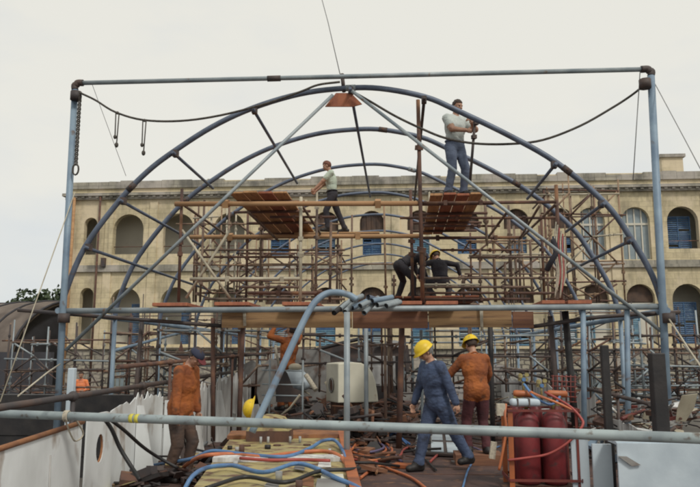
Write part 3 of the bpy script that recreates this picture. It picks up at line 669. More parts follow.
# platform carriers
ZPLAT = P(257, 196, 12.35).z - .04
def yline(z, Y, px=300): # pixel row of height z at depth Y
    lo_, hi_ = -200., 700.
    for _ in range(40):
        m_ = (lo_ + hi_) / 2
        if P(px, m_, Y).z > z: lo_ = m_
        else: hi_ = m_
    return lo_
carr = scaffold('platform_scaffold', 'brown tube scaffold with long tan poles carrying the two upper plank platforms',
    [(301, 197, 302, 12.5, M_PALETUBE, .03), (317, 210, 302, 13.4), (331, 222, 302, 13.4, M_TUBE), (418, 100, 303, 12.32, M_RUST, .036), (410.5, 190, 300, 15.7, M_RUST, .035), (182, 189, 302, 12.6, M_RUST, .03), (204.5, 200, 302, 14.6), (229.5, 200, 302, 15.8), (248, 212, 302, 15.8, M_RUST, .03), (261, 214, 302, 15.7), (317, 190, 302, 17, M_PALETUBE, .026), (352, 215, 302, 17.5), (384, 205, 302, 17.5, M_TUBETAN, .026), (338, 232, 302, 15.8), (508.5, 205, 303, 15.8), (519, 236, 303, 15.8), (556, 185, 303, 12.6, M_RUST, .034), (485, 205, 246, 14.5)],
    [(175, 420, 204, 12.42, M_TAN, .047, -.5), (422, 556, 203.2, 12.42, M_RUST, .03, -1.2), (190, 420, 237, 15.75, M_TAN, .05, -1), (422, 522, 238, 15.75, M_RUST, .035, -.5), (270, 335, 217, 13.6, M_RUST), (400, 556, 218, 13.5, M_RUST, .026), (424, 500, 226, 14.6, M_RUST, .026), (200, 345, 250, 15.8), (176, 345, 224, 17.5, M_TUBETAN, .022), (250, 420, 264, 17.5, M_TUBETAN, .02), (200, 300, 257, 15.8, M_RUST, .026), (440, 520, 250, 15.8, M_RUST, .026),
     (190, 300, 279, 12.5, M_PALETUBE, .03, -.5), (240, 300, 287, 13, M_TUBE), (248, 334, 293, 13.2, M_RUST, .035), (205, 345, 299, 14)],
    [(182, 204, 12.5, 15.8), (301, 204, 12.5, 15.8), (248, 212, 12.5, 15.8), (556, 204, 12.5, 16), (508, 211, 12.6, 15.9)],
    [(540, 205, 12.6, 520, 238, 15.8), (182, 230, 12.6, 230, 298, 12.7, M_PALETUBE), (230, 230, 12.7, 186, 298, 12.7, M_PALETUBE)], base=(-1.5, 12.5, 0))
# guard rails of the mid staging
scaffold('staging_rails', 'brown guard rails round the crouching man in the yellow hard hat, middle level',
    [(394, 275, 303, 16.0), (424, 252, 303, 15.0), (480, 250, 303, 15.0), (505, 262, 303, 15.0), (530, 240, 303, 15), (463, 275, 303, 15), (541, 215, 303, 15.2, M_RUST, .03)],
    [(422, 556, 278, 14.9, M_TUBE), (422, 530, 287, 14.9), (424, 556, 293, 14.9, M_RUST), (470, 556, 257, 15), (424, 530, 299, 14.9, M_RUST), (424, 480, 284.5, 14.6, M_PALETUBE, .02)], base=(1.5, 15, 2.4))
def tower(name, label, pxs, ys, Ys, prows, seed, m=None, r=.03, nb=10):
    rnd = random.Random(seed); CH = [M_TUBE, M_TUBETAN, M_RUST, M_PALETUBE, M_TUBETAN] if ys[0] < 300 else [M_TUBE, M_DKPIPE, M_RUST, M_DKPIPE, M_DKPIPE, M_GALV]
    r *= .78
    st = [(px + rnd.uniform(-1.5, 1.5), ys[0] + rnd.uniform(-8, 12), ys[1], Y, rnd.choice(CH), r) for px in pxs for Y in Ys] + [(rnd.uniform(pxs[0], pxs[-1]), ys[0] - rnd.uniform(0, 14), ys[1], rnd.uniform(Ys[0], Ys[1]), rnd.choice(CH), r * .9) for _ in range(3)]
    ld = [(pxs[0] - rnd.uniform(0, 12), pxs[-1] + rnd.uniform(0, 12), y + rnd.uniform(-3, 3), Y, rnd.choice(CH), r, rnd.uniform(-2.5, 2.5)) if rnd.random() < .7 else (lambda i_: (pxs[i_] - 3, pxs[i_ + 1] + 6, y + rnd.uniform(-4, 4), Y, rnd.choice(CH), r, rnd.uniform(-3, 3)))(rnd.randrange(len(pxs) - 1)) for y in prows for Y in Ys]
    tr = [(px, y, Ys[0] - .2, Ys[-1] + .2) for px in pxs[::2] for y in prows[::2]]
    br = []
    for k in range(nb):
        i = rnd.randrange(len(pxs) - 1); j = rnd.randrange(len(prows) - 1); Y = rnd.choice(Ys)
        a, b = (pxs[i], pxs[i + 1]) if rnd.random() < .5 else (pxs[i + 1], pxs[i])
        br.append((a, prows[j], Y - .08, b, prows[j + 1], Y - .08, rnd.choice(CH)))
    return scaffold(name, label, st, ld, tr, br, base=(P(pxs[0], 300, Ys[0]).x, Ys[0], 0), m=m)
tower('scaffold_tower', 'tangled tube scaffold tower on the left between the curved pipes', [196, 213, 236, 262], (212, 302), (19, 20.6), [222, 240, 262, 280, 294], 3, nb=14)
tower('scaffold_tower', 'tall rust brown scaffold tower on the right beside the hanging ropes', [548, 570, 593, 617], (186, 303), (19.2, 21), [192, 216, 238, 262, 284, 298], 5, nb=24)
tower('scaffold_tower', 'lower brown scaffold bay on the right under the grey pipe', [560, 588, 612, 640], (318, 398), (17, 19), [338, 352, 372, 390], 6, nb=16)
tower('scaffold_tower', 'lower scaffold bay on the left behind the man in the navy cap', [160, 196, 222, 240, 258], (312, 400), (15.5, 17.5), [330, 352, 366, 386], 8, nb=8)
tower('scaffold_tower', 'dark tube staging in the middle of the deck below the timber boards', [304, 320, 360, 392, 404], (326, 392), (16, 20), [338, 350, 366], 9, nb=6)
tower('scaffold_tower', 'tube staging on the deck between the blue man and the right scaffold', [412, 452, 490, 506, 530, 548], (326, 392), (17, 21), [340, 356, 371, 384], 12, nb=8)
tower('scaffold_tower', 'dark tube staging low on the quay at the far left below the shed', [12, 34, 50, 78, 104], (330, 402), (19, 21), [342, 356, 372, 388], 31, nb=8)
tower('scaffold_tower', 'tan tube scaffold bay between the left tower and the left upper platform', [240, 268, 290, 312, 340], (246, 302), (20.5, 22.5), [254, 268, 282, 295], 32, nb=8)
tower('scaffold_tower', 'rust tube scaffold bay right of the crouching man between two curved pipes', [470, 492, 514, 538], (228, 302), (18.2, 20), [240, 258, 274, 290], 33, nb=6)
tower('scaffold_tower', 'low brown tube staging beyond the left bulwark left of the navy cap', [112, 130, 148, 166], (318, 396), (18, 20), [332, 348, 362, 380], 34, nb=6)
tower('scaffold_tower', 'rust tube staging at the far right beyond the thick black post', [632, 650, 672, 694, 716], (318, 400), (18, 20), [334, 350, 368, 384], 35, nb=10)
tower('scaffold_tower', 'far tube scaffold against the building under the right side of the arches', [430, 470, 510, 548, 590, 630], (300, 392), (30, 32), [312, 330, 345, 358, 372], 36, nb=10)
tower('scaffold_tower', 'far tube scaffold against the building under the left side of the arches', [112, 150, 190, 230, 270, 310], (306, 392), (30, 32), [318, 334, 350, 364, 378], 37, nb=10)
link_tube('scaffold_pole', [P(213, 318, 12.6), P(213, 441, 12.6)], .04, M_RUST, 'rusty upright pole just right of the man in the navy cap', 'pole')
link_tube('scaffold_pole', [P(243, 320, 12.7), ext(P(243, 320, 12.7), P(240, 400, 12.7), .0)], .045, M_RUST, 'thick rusty upright pole under the left end of the timber boards', 'pole')
link_tube('scaffold_pole', [P(402, 320, 12.7), ext(P(402, 320, 12.7), P(400, 400, 12.7), .0)], .055, M_RUST, 'dark rusty upright pole left of the blue man helmet', 'pole')
link_tube('scaffold_pole', [P(490, 318, 12.7), ext(P(490, 318, 12.7), P(492, 400, 12.7), .0)], .045, M_BLACK, 'black upright pole right of the yellow helmet of the man in the orange jacket', 'pole')
link_tube('scaffold_pole', [P(550, 316, 12.5), ext(P(550, 316, 12.5), P(557, 392, 12.5), .0)], .045, M_DKPIPE, 'leaning dark pole above the gas bottle cage', 'pole')
link_tube('scaffold_pole', [P(565, 311, 12.6), ext(P(565, 311, 12.6), P(573, 400, 12.6), .0)], .06, M_BLACK, 'black leaning pole right of the gas bottle cage', 'pole')
link_tube('scaffold_pole', [P(142, 318, 12.5), ext(P(142, 318, 12.5), P(136, 392, 12.5), .0)], .04, M_DKPIPE, 'dark slanting pole left of the man in the navy cap', 'pole')

# ------------------------------------------------------------------ plank platforms
def platform(name, label, near, far, Y0, Y1, mats, joists, nb=4):
    t = thing(name, label, 'platform', ((near[0] + near[1]) / 2, Y0, near[2]))
    z = near[2]; n = nb
    for k in range(n):
        a = near[0] + (near[1] - near[0]) * k / n; b = near[0] + (near[1] - near[0]) * (k + 1) / n; s0 = random.uniform(-.12, .12)
        o = MB().boxmm((a + .008, Y0 + s0, z + random.uniform(0, .012)), (b - .008, Y1 + random.uniform(-.2, .2), z + .045)).build('plank', mats[k % len(mats)], t); bevel(o, .006)
    for y in joists: MB().tube([(near[0] - .25, y, z - .032), (near[1] + .25, y, z - .032)], .028, n=8).build('joist', M_RUST, t)
    return t
aL, bL = P(229, 194.5, 12.35), P(287, 194.5, 12.35); aR, bR = P(430, 195, 12.35), P(484, 195, 12.35)
ZP = aL.z
platform('plank_platform', 'left upper platform of orange-brown planks next to the man in dark trousers', (aL.x, bL.x, ZP), None, 12.35, 17.2, [M_PLANK, M_PLANK, M_PLANKRED], (12.9, 13.8, 15.0, 16.4))
platform('plank_platform', 'right upper platform of red-brown planks under the standing man', (aR.x, bR.x, aR.z), None, 12.35, 16.4, [M_PLANK, M_PLANKRED, M_PLANKRED], (13.0, 13.9, 14.9, 15.9))
lip = P(325, 236, 16.2)
platform('plank_platform', 'narrow dark plank walkway behind the rails beneath the man in dark trousers', (lip.x - .7, lip.x + 1.3, lip.z), None, 15.9, 16.6, [M_TAN], (), 1)
mz_ = P(400, 302, 17.2).z
platform('plank_platform', 'middle level plank staging beneath the bending man in dark clothes', (P(385, 302, 17).x, P(475, 302, 17).x, mz_), None, 16.0, 18.2, [M_PLANKRED], (16.3, 17.8), 5)
scaffold('trestle', 'short tube trestle holding up the middle level staging', [(388, 305, None, 16.2), (470, 305, None, 16.2), (390, 305, None, 18), (468, 305, None, 18)], [(385, 474, 305.5, 16.2), (385, 474, 307, 18)], base=(.3, 16.2, 0))

# ------------------------------------------------------------------ foreground pipes
rail_ = thing('foreground_rail', 'long pale grey pipe crossing the bottom of the view in front of everyone', 'pipe', G(350, 425, .95))
YF0, YF1 = 7.3, 5.9
p0, p1 = P(10, 414, YF0), P(650, 436.5, YF1); d_ = (p1 - p0); p0e, p1e = p0 - d_ * .35, p0 + d_ * 1.06
MB().tube([p0e, p0 + d_ * .5 - d_ * .004, p0 + d_ * .5, p1e], .043, n=16).build('pipe', M_RAIL, rail_)
for t in (.245, .235): MB().tube([p0 + d_ * t, p0 + d_ * (t + .007)], .0445, n=16).build('tape_band', M_YELLOWTAPE, rail_)
ty = MB()
for q in range(3): c0_ = p0 + d_ * (.111 + q * .003); ty.tube([c0_ + Vector((0, .052 * math.cos(k * .7), .052 * math.sin(k * .7))) for k in range(10)], .009, n=6, cap=False)
ty.tube([p0 + d_ * .113 + Vector((0, -.05, 0)), p0 + d_ * .116 + Vector((0, .1, -.2)), p0 + d_ * .118 + Vector((0, .2, -.27)), p0 + d_ * .123 + Vector((0, .3, -.2)), p0 + d_ * .123 + Vector((0, .05, .0))], .009, n=6, k=5)
tag(ty.build('tied_rope', M_ROPE), 'loop of pale rope tied round the foreground pipe above the fairlead hole', 'rope')
bp_ = [P(252, 432, 8.0), P(275, 383, 8.15), P(296, 337, 8.3), P(309, 311, 8.4), P(317, 300, 8.45), P(327, 293.5, 8.5), P(338, 292.5, 8.5), P(349, 295, 8.5), P(357, 300, 8.5)]
link_tube('bent_pipe', bp_, .040, M_BLUEPIPE, 'pale blue pipe bent over at the top and leaning across the foreground', 'pipe', k=6, n=14)
us = P(347, 312, 8.8); link_tube('upright_pipe', [us, (us.x, 8.8, .0)], .038, M_GALV, 'single grey upright pipe standing in the middle foreground', 'pipe', n=14)
us = P(366, 325, 13); link_tube('upright_pipe', [us, (us.x, 13, .0)], .04, M_GALV, 'thinner grey upright pipe in front of the white cabinet', 'pipe', n=12)
for (px, y0, lbl, m_) in ((421, 330, 'thin grey upright behind the blue man', M_GALV), (385, 345, 'thin brown upright beside the white cabinet', M_TUBE)):
    us = P(px, y0, 13.2); link_tube('upright_pipe', [us, (us.x, 13.2, 0)], .03, m_, lbl, 'pipe')
# bundle of short cut pipes
spec = [((334, 313), (346, 303), M_BLACK), ((345, 312), (356, 301), M_GALV), ((340, 309), (355, 297), M_GALV), ((352, 308), (371, 299), M_BLUEPIPE), ((360, 306), (378, 298), M_GALV), ((364, 313), (377, 300), M_GALV), ((372, 301), (392, 297), M_BLUEPIPE), ((377, 305), (398, 301), M_GALV), ((386, 306), (400, 302), M_GALV), ((352, 300), (362, 296), M_GALV), ((368, 297), (388, 303), M_ARCH)]
lbs = ['lowest left blackened cut pipe end in the bundle on the grey pipe', 'short grey pipe crossing the top of the grey upright', 'second cut pipe from the left in the bundle', 'pale blue cut pipe in the middle of the bundle', 'grey cut pipe lying over the middle of the bundle', 'steepest cut pipe pointing down out of the bundle', 'pale blue cut pipe at the upper right of the bundle', 'long grey cut pipe at the right of the bundle', 'rightmost short grey cut pipe of the bundle', 'smallest cut pipe end on top of the bundle', 'dark slate cut pipe lying backwards over the bundle']
for k, ((a, b), (c_, d2), m_) in enumerate(spec):
    Yk = 11.4 + (k % 4) * .1; p, q = P(a, b, Yk - .25), P(c_, d2, Yk + .25)
    mb = MB(); mb.tube([p, q], .042, n=12, cap=False); mb.tube([p, q], .034, n=12, cap=False)
    n_ = 12; va = mb.v[-n_ * 2:-n_]
    o = mb.build('cut_pipe', m_); tag(o, lbs[k], 'pipe', 'cut pipes bundled on the base pipe')
    dk_ = (q - p).normalized(); en_ = MB(); en_.tube([p + dk_ * .02, p + dk_ * .03], .035, n=12)
    i_ = en_.build('bore', M_DARK); i_.location = Vector(i_.location) - Vector(o.location); i_.parent = o

# ------------------------------------------------------------------ ropes, cables, slings, wires
cab = [(78, 92), (95, 100), (115, 112), (143, 120), (180, 121), (220, 115.5), (265, 104), (300, 92), (318, 85), (340, 82)]
link_tube('sagging_cable', [P(a, b, YP - .12) for a, b in cab], .02, M_ROPEDK, 'dark cable sagging from the left gantry corner to the top of the arch', 'cable', k=5, n=6)
cab = [(350, 90), (371, 102), (395, 116), (420, 128), (445, 138), (475, 143.5), (510, 144), (543, 140), (580, 126), (612, 108), (632, 95), (648, 82)]
link_tube('sagging_cable', [P(a, b, YP + .28) for a, b in cab], .022, M_ROPEDK, 'dark cable sagging behind the standing man to the right gantry corner', 'cable', k=5, n=6)
for px, y0, y1, lb in ((117.5, 113, 145, 'left one of two small slings hanging from the cable'), (144.5, 120.5, 153, 'right one of two small slings hanging from the cable')):
    m_ = MB(); a = P(px, y0, YP - .12); b = P(px - 1, y1, YP - .12); c_ = P(px - 2.5, y1 - 8, YP - .12)
    m_.tube([a - Vector((.03, 0, 0)), c_], .011, n=6); m_.tube([a + Vector((.03, 0, 0)), b], .011, n=6); m_.ell(b, (.035, .03, .05)); m_.ell(c_, (.03, .03, .04)); m_.ell(a, .03)
    tag(m_.build('hanging_sling', M_ROPEDK), lb, 'sling')
ch_ = MB(); a = P(80, 95, YP - .1); b = P(76, 163, YP - .1)
for k in range(34):
    c_ = a + (b - a) * (k / 33); d1 = Vector((.03, 0, 0)) if k % 2 else Vector((0, .03, 0))
    ch_.tube([c_ + d1 * math.cos(t) + Vector((0, 0, .045)) * math.sin(t) for t in [i * math.pi / 4 for i in range(9)]], .009, n=5, cap=False)
c_ = b - Vector((0, 0, .12)); ch_.tube([c_ + Vector((.055 * math.cos(t), 0, .1 * math.sin(t))) for t in [i * math.pi / 6 for i in range(13)]], .016, n=6, cap=False)
tag(ch_.build('hanging_chain', M_ROPEDK), 'dark chain with an end ring hanging from the left gantry corner', 'chain')
def wire(pts, label, r=.006, m_=None, k=0, name='thin_wire'): link_tube(name, pts, r, m_ or M_WIRE, label, 'wire', k=k, n=5)
wire([P(328, 20, 14), P(315, -60, 17), P(340, 74, YA)][::-1][0:1] + [P(328, 22, 12.6), P(314, -30, 13.2)], 'thin wire rising from the arch top to the upper edge of the photo', .009)
wire([P(92, 84, YP), P(126, 176, 13.5)], 'faint line hanging from the left end of the gantry crossbar', .005)
wire([P(640, 72, YP + .1), P(633, 180, YP + .1)], 'thin line hanging from the right end of the gantry crossbar', .009)
wire([P(655, 84, YP), P(684, 138, 11), P(720, 206, 10)], 'thin stay running down to the right from the gantry corner', .008)
wire([P(75, 192, YP), P(40, 290, 11), P(0, 402, 10)], 'pale stay running down to the left from the left gantry post', .01, M_PALETUBE)
wire([P(18, 396, 9), P(48, 372, 10), P(60, 364, 11)], 'pale rope sloping up beside the left gantry post', .012, M_ROPE)
wire([P(667, 316, YP), P(688, 348, 10.5), P(730, 410, 9)], 'pale stay running down from the joint of the right gantry post', .014, M_PALETUBE)
hr = thing('hanging_ropes', 'bundle of pale and red ropes looped over the right scaffold', 'rope', P(560, 300, 12.7))
for k in range(6):
    x0 = 556 + k * 1.7; mb = MB(); mb.tube([P(x0, 222 + k * 3, 12.55), P(x0 - 2 + k * .4, 248, 12.5), P(x0 + 1, 272, 12.48), P(x0 - 1, 298 - (k % 3) * 6, 12.5)], .013 + .003 * (k % 2), n=6, k=5)
    mb.build('rope_strand', M_ROPERED if k in (2, 4) else M_ROPE, hr)
MB().tube([P(553, 240, 12.5), P(556, 252, 12.4), P(551, 262, 12.4), P(547, 270, 12.5)], .05, n=8, k=4).build('dark_bag', M_DKCLOTH, hr)

# ------------------------------------------------------------------ deck clutter
def gridded(name, label, cat, c, w, d, h, m_, mg):
    t = thing(name, label, cat, (c.x, c.y, c.z)); o = MB().box((c.x, c.y + d / 2, c.z + h / 2), (w, d, h)).build('body', m_, t); bevel(o, .02)
    return t
# cream cowl: rolled top on its right, flat end with a hole on its left
c0 = P(351, 402, 14.4); H_ = P(351, 362, 14.4).z - c0.z
t = thing('cream_cowl', 'cream painted steel cowl with a rounded shoulder and a rusty hole in its left end', 'machine', (c0.x, 14.5, c0.z), R(25)); t.scale = (.86, .86, 1)
w = .92; prof = [(-w / 2, 0), (-w / 2, H_ * .97), (-.1, H_), (.12, H_ * .98), (.28, H_ * .9), (.40, H_ * .74), (.48, H_ * .5), (.53, H_ * .2), (.55, 0)]
o = MB().prism([(u, -.35, v) for u, v in prof], (0, .85, 0)).build('body', M_CREAM, t, local=True); bevel(o, .025, 3)
MB().tube([(-w / 2 - .012, .06, H_ * .42), (-w / 2 - .001, .06, H_ * .42)], .13, n=18).build('end_hole', M_RUST, t, local=True)
MB().tube([(-w / 2 - .03, .06 + .14 * math.cos(k * .4), H_ * .42 + .14 * math.sin(k * .4)) for k in range(17)], .014, n=6, cap=False).build('hole_rim', M_GREYPLATE, t, local=True)
MB().box((0.04, .12, -c0.z / 2), (w - .1, .6, c0.z - .01)).build('skid', M_RUST, t, local=True)
# white cabinet
c0 = P(381, 386, 20); hC = P(381, 356, 20).z - c0.z; wC = P(395, 370, 20).x - P(366, 370, 20).x
t = thing('white_cabinet', 'grey-white panelled steel cabinet behind the cream cowl', 'cabinet', (c0.x, 20, c0.z))
o = MB().boxmm((c0.x - wC / 2, 20, c0.z), (c0.x + wC / 2, 20.7, c0.z + hC)).build('body', M_GREYBOX, t); bevel(o, .02)
o = MB().boxmm((c0.x - wC / 2 + .03, 19.97, c0.z + .05), (c0.x - .02, 19.998, c0.z + hC * .66)).build('door', M_GREYBOX, t); bevel(o, .01)
o = MB().boxmm((c0.x + .02, 19.97, c0.z + .05), (c0.x + wC / 2 - .03, 19.998, c0.z + hC * .66)).build('door', M_GREYBOX, t); bevel(o, .01)
MB().boxmm((c0.x - wC / 2, 19.95, c0.z + hC * .8), (c0.x + wC / 2, 19.998, c0.z + hC * .84)).build('rim', M_GREYPLATE, t)
MB().boxmm((c0.x + wC / 2 + .01, 20, c0.z - .1), (c0.x + wC / 2 + .22, 20.6, c0.z + hC)).build('side_case', M_BLACK, t)
MB().boxmm((c0.x - wC / 2 - .1, 20, c0.z - .6), (c0.x + wC / 2 + .2, 20.7, c0.z - .002)).build('stand', M_BLACK, t)

# big grey cut plates standing on the deck, left centre
def plate(pxs, Y, th, m_, label, name='steel_plate', cat='plate', group=None):
    mb = MB(); mb.prism([P(a, b, Y) for a, b in pxs], (0, th, 0)); return tag(mb.build(name, m_), label, cat, group)
plate([(286, 400), (286, 352), (299, 349), (318, 350), (330, 352), (331, 400)], 19.5, .05, M_GREYPLATE, 'broad grey plate standing behind the white sacks')
plate([(243, 404), (244, 364), (252, 360), (262, 366), (270, 358), (282, 362), (286, 380), (283, 404)], 16.5, .05, M_GREYPLATE, 'ragged grey plate standing under the orange clad worker with raised arms')
plate([(217, 412), (218, 380), (226, 376), (229, 382), (237, 372), (240, 414)], 14.8, .04, M_WHITEDIRTY, 'white streaked plate leaning beside the thick rusty pole')
plate([(231, 372), (229, 358), (233, 352), (237, 353), (236, 370)], 15.2, .05, M_BLACK, 'small black upright plate in front of the lower left scaffold')
plate([(170, 357), (178, 352), (181, 341), (184, 354), (194, 356), (186, 361), (176, 360)], 24, .05, M_RUST, 'brown star shaped torn plate above the cap of the man in orange')
# gangway mass / deckhouse top at the back
dh = thing('deckhouse_wreck', 'low dark wreck of a deckhouse with sloping plates at the back of the deck', 'deckhouse', (0, 26, 0))
a, b = P(296, 352, 26), P(412, 352, 26)
MB().prism([P(296, 360, 26), P(322, 348, 26), P(360, 342, 26), P(408, 345, 26), P(412, 372, 26), P(298, 372, 26)], (0, 3, 0)).build('dark_plating', M_DKPIPE, dh)
MB().prism([P(376, 346, 25.8), P(394, 340, 25.8), P(408, 343, 25.8), P(398, 347, 25.8)], (0, .15, 0)).build('light_plate', M_GREYBOX, dh)
MB().tube([P(270, 362, 25.8), P(330, 346, 25.7), P(372, 336, 25.7)], .07, n=8, k=4).build('bent_tube', M_BLACK, dh)
MB().boxmm((P(290, 372, 25.9).x, 25.95, 0), (P(418, 372, 25.9).x, 29, P(418, 374, 26).z)).build('lower_wall', M_GREYPLATE, dh)
bl = thing('broken_blockwork', 'low wall of pale grimy blocks behind the man in the orange jacket', 'wall', (P(455, 390, 24).x, 24, 0))
BW = masonry('pale_blocks', (.50, .48, .44), (.34, .33, .31), (.07, .065, .06), (.12, .11, .10), .42, .26, .035, dist=.2, bump=.6)
MB().prism([P(414, 402, 24), P(414, 372, 24), P(432, 366, 24), P(450, 372, 24), P(478, 362, 24), P(505, 366, 24), P(545, 372, 24), P(548, 402, 24)], (0, .4, 0)).build('blocks', BW, bl)

def heap(label, px0, px1, Y0, Y1, zmax, n, seed, mats, long=.6):
    rnd = random.Random(seed); mb = MB(); xa, xb_ = P(px0, 400, (Y0 + Y1) / 2).x, P(px1, 400, (Y0 + Y1) / 2).x
    for k in range(n):
        u = rnd.random(); x = xa + (xb_ - xa) * u; y = rnd.uniform(Y0, Y1); z = rnd.random() ** 1.5 * zmax * (.4 + .6 * math.sin(math.pi * u)); mb.cur = rnd.randrange(len(mats)); q = rnd.random()
        if q < .62:
            d = Vector((rnd.gauss(0, 1), rnd.gauss(0, 1), rnd.gauss(0, .16))).normalized() * rnd.uniform(.25, 1.5 * long); c_ = Vector((x, y, max(z, .04) + abs(d.z) * .5)); r_ = rnd.uniform(.008, .03)
            mb.tube([c_ - d * .5, c_ + Vector((rnd.uniform(-.05, .05), 0, rnd.uniform(-.04, .05))), c_ + d * .5], r_, n=6)
        elif q < .93: mb.box((x, y, z + .04), (rnd.uniform(.05, .4), rnd.uniform(.04, .3), rnd.uniform(.01, .12)), rz=rnd.gauss(0, .7), rx=rnd.gauss(0, .16), ry=rnd.gauss(0, .2))
        else:
            pl_ = []; m_ = rnd.randint(4, 7); s = rnd.uniform(.08, .26); nx_ = Matrix.Rotation(rnd.random() * 6, 3, 'Z') @ Matrix.Rotation(rnd.gauss(0, .7), 3, 'X')
            for i in range(m_): t_ = 2 * math.pi * i / m_; pl_.append(Vector((x, y, z + .08)) + nx_ @ Vector((math.cos(t_) * s * rnd.uniform(.5, 1.2), math.sin(t_) * s * rnd.uniform(.5, 1.2), 0)))
            mb.prism(pl_, nx_ @ Vector((0, 0, .008)))
    return tag(mb.build('scrap_heap', mats, origin=(xa, Y0, 0)), label, 'scrap', kind='stuff')
SC = [M_RUST, M_DKPIPE, M_GREYPLATE, M_BLACK, M_RUST, M_DKPIPE, M_BOARDRED, M_BLACK, M_DKPIPE, M_PALETUBE]
heap('dark rusty scrap piled in front of the white sacks', 250, 345, 11.5, 15.5, .6, 200, 1, SC)
heap('rusty pipe ends and scrap piled right of the cream cowl', 366, 415, 13.5, 18, .65, 230, 2, [M_RUST, M_DKPIPE, M_RUST, M_DKPIPE, M_BLACK, M_BOARDRED])
heap('rusty valves and pipe scrap heaped in front of the cream cowl', 322, 384, 12.6, 13.9, .62, 150, 21, [M_RUST, M_DKPIPE, M_BLACK, M_BOARDRED, M_DKPIPE])
heap('dark scrap and rails piled at the back of the deck under the timber boards', 268, 330, 18, 24, 1.2, 220, 3, SC)
heap('jumble of dark fittings along the right side of the deck', 560, 690, 10.5, 15, .9, 320, 4, SC + [M_REDCAGE, M_BLUEPIPE, M_WHITE])
heap('scrap scattered along the foot of the left bulwark', 150, 215, 8.4, 10.8, .16, 90, 5, [M_RUST, M_DKPIPE, M_BLACK, M_DKPIPE, M_BLACK, M_YELLOWPLATE])
heap('loose scrap strewn over the deck between the two hoses and the walking man', 352, 425, 9.9, 13, .03, 24, 6, [M_RUST, M_DKPIPE, M_BLACK, M_RUST, M_BLACK, M_BOARDRED])
heap('scrap lying on the deck behind the men on the right', 415, 560, 13, 20, .4, 150, 7, SC)
heap('small debris scattered over the far deck', 200, 560, 20, 30, .6, 170, 8, SC, long=1.6)
heap('clutter of fittings on the left quayside below the shed', 0, 60, 18, 28, .7, 90, 9, [M_DKPIPE, M_BLACK, M_SHED, M_DKPIPE, M_RUST], long=2.5)
heap('clutter of fittings stacked on the right quayside', 640, 720, 16, 26, 1.5, 200, 10, SC + [M_BLUEPIPE, M_BLUEWHITE], long=2.0)
heap('dark debris on the quay behind the left bulwark', 60, 200, 20, 30, .35, 90, 13, [M_DKPIPE, M_BLACK, M_GREYPLATE, M_RUST], long=2.0)

dwl = MB(); a = P(-40, 394, 13.5); b = P(150, 394, 13.5)
for q in range(4): dwl.boxmm((a.x - 2, 13.5 + .02 * (q % 2), GZ + .001 + q * (a.z - GZ) / 4), (b.x, 13.8, GZ + (q + 1) * (a.z - GZ) / 4 - .01))
tag(dwl.build('timber_wall', M_BLACK), 'low dark timber wall on the quay just beyond the left bulwark', 'wall')
# white sacks / cloth by the far worker
t = thing('cloth_sack', 'white cloth sack slumped in front of the grey plate', 'sack', P(293, 385, 14.5)); c0 = P(294, 379, 14.5)
mb = MB(); mb.ell(c0, (.30, .2, .22)); mb.ell(c0 + Vector((.16, 0, -.08)), (.2, .18, .16)); s_ = mb.build('bag', M_BLUEWHITE, t)
md = s_.modifiers.new('r', 'REMESH'); md.mode = 'VOXEL'; md.voxel_size = .025
MB().ell(c0 + Vector((.02, -.02, .24)), (.14, .12, .08)).build('tied_neck', M_PALETUBE, t)
o = link_tube('cardboard_tube', [P(306, 375, 14.2), P(316, 390, 14)], .05, M_ROPE, 'pale stub of pipe leaning right of the white sack', 'pipe')
link_tube('timber_prop', [P(275, 345, 14), P(279, 366, 14)], .025, M_ROPE, 'thin pale stick standing left of the worker with raised arms', 'stick')
rr2 = thing('pale_railing', 'light grey tube railing in front of the white sack', 'railing', P(300, 390, 13.6))
for y in (371, 385, 396): MB().tube([P(262, y - 1, 13.6), P(304, y, 13.6)], .016, n=6).build('bar', M_GALV, rr2)
for x in (270, 303): MB().tube([P(x, 360, 13.6), (P(x, 360, 13.6).x, 13.6, 0)], .02, n=6).build('post', M_GALV, rr2)

plate([(276, 402), (275, 372), (281, 366), (287, 373), (293, 388), (301, 391), (301, 402)], 14.0, .04, M_DKPIPE, 'dark cut plate standing below the white sack')
# yellow topped steel coaming
ZC = .42
cm = thing('hatch_coaming', 'worn yellow steel bed with rusty flanges and bolts lying across the foreground deck', 'machine bed', (G(285, 450, ZC).x, 8.6, 0))
A_, B_, C_, D_ = G(190, 492, ZC), G(362, 494, ZC), G(346, 434, ZC), G(232, 436, ZC)
def down(p, z): return Vector((p.x, p.y, z))
mb = MB(); mb.prism([A_, B_, C_, D_], (0, 0, -.03)); mb.build('top_plate', M_YELLOWPLATE, cm)
for a, b, m_ in ((A_, B_, M_RUST), (B_, C_, M_RUSTPLATE), (D_, A_, M_RUSTPLATE)):
    MB().prism([a - Vector((0, 0, .032)), b - Vector((0, 0, .032)), down(b, .002), down(a, .002)], (0, .02, 0)).build('side_plate', m_, cm)
def onb(u, v, dz=0): return A_ + (B_ - A_) * u + (D_ - A_) * v * (1 - u) + (C_ - B_) * v * u + Vector((0, 0, dz))
MB().prism([onb(-.02, .90, .002), onb(.93, .90, .002), onb(.93, 1.06, .002), onb(-.02, 1.06, .002)], (0, 0, .05)).build('flange', M_RUSTPLATE, cm)
MB().prism([onb(.93, -.02, .002), onb(1.0, -.02, .002), onb(1.0, 1.04, .002), onb(.93, 1.04, .002)], (0, 0, .05)).build('flange', M_ORANGEPAINT, cm)
for u in (.18, .42, .66):
    p = onb(u, .72, .002); MB().tube([p, p + Vector((0, 0, .016))], .05, n=14).build('bolt_hole', M_RUST, cm)
for u in (.28, .34, .52, .6): p = onb(u, .78, .0); MB().tube([p, p + Vector((0, 0, .09))], .018, n=8).build('stud', M_GREYBOX, cm)
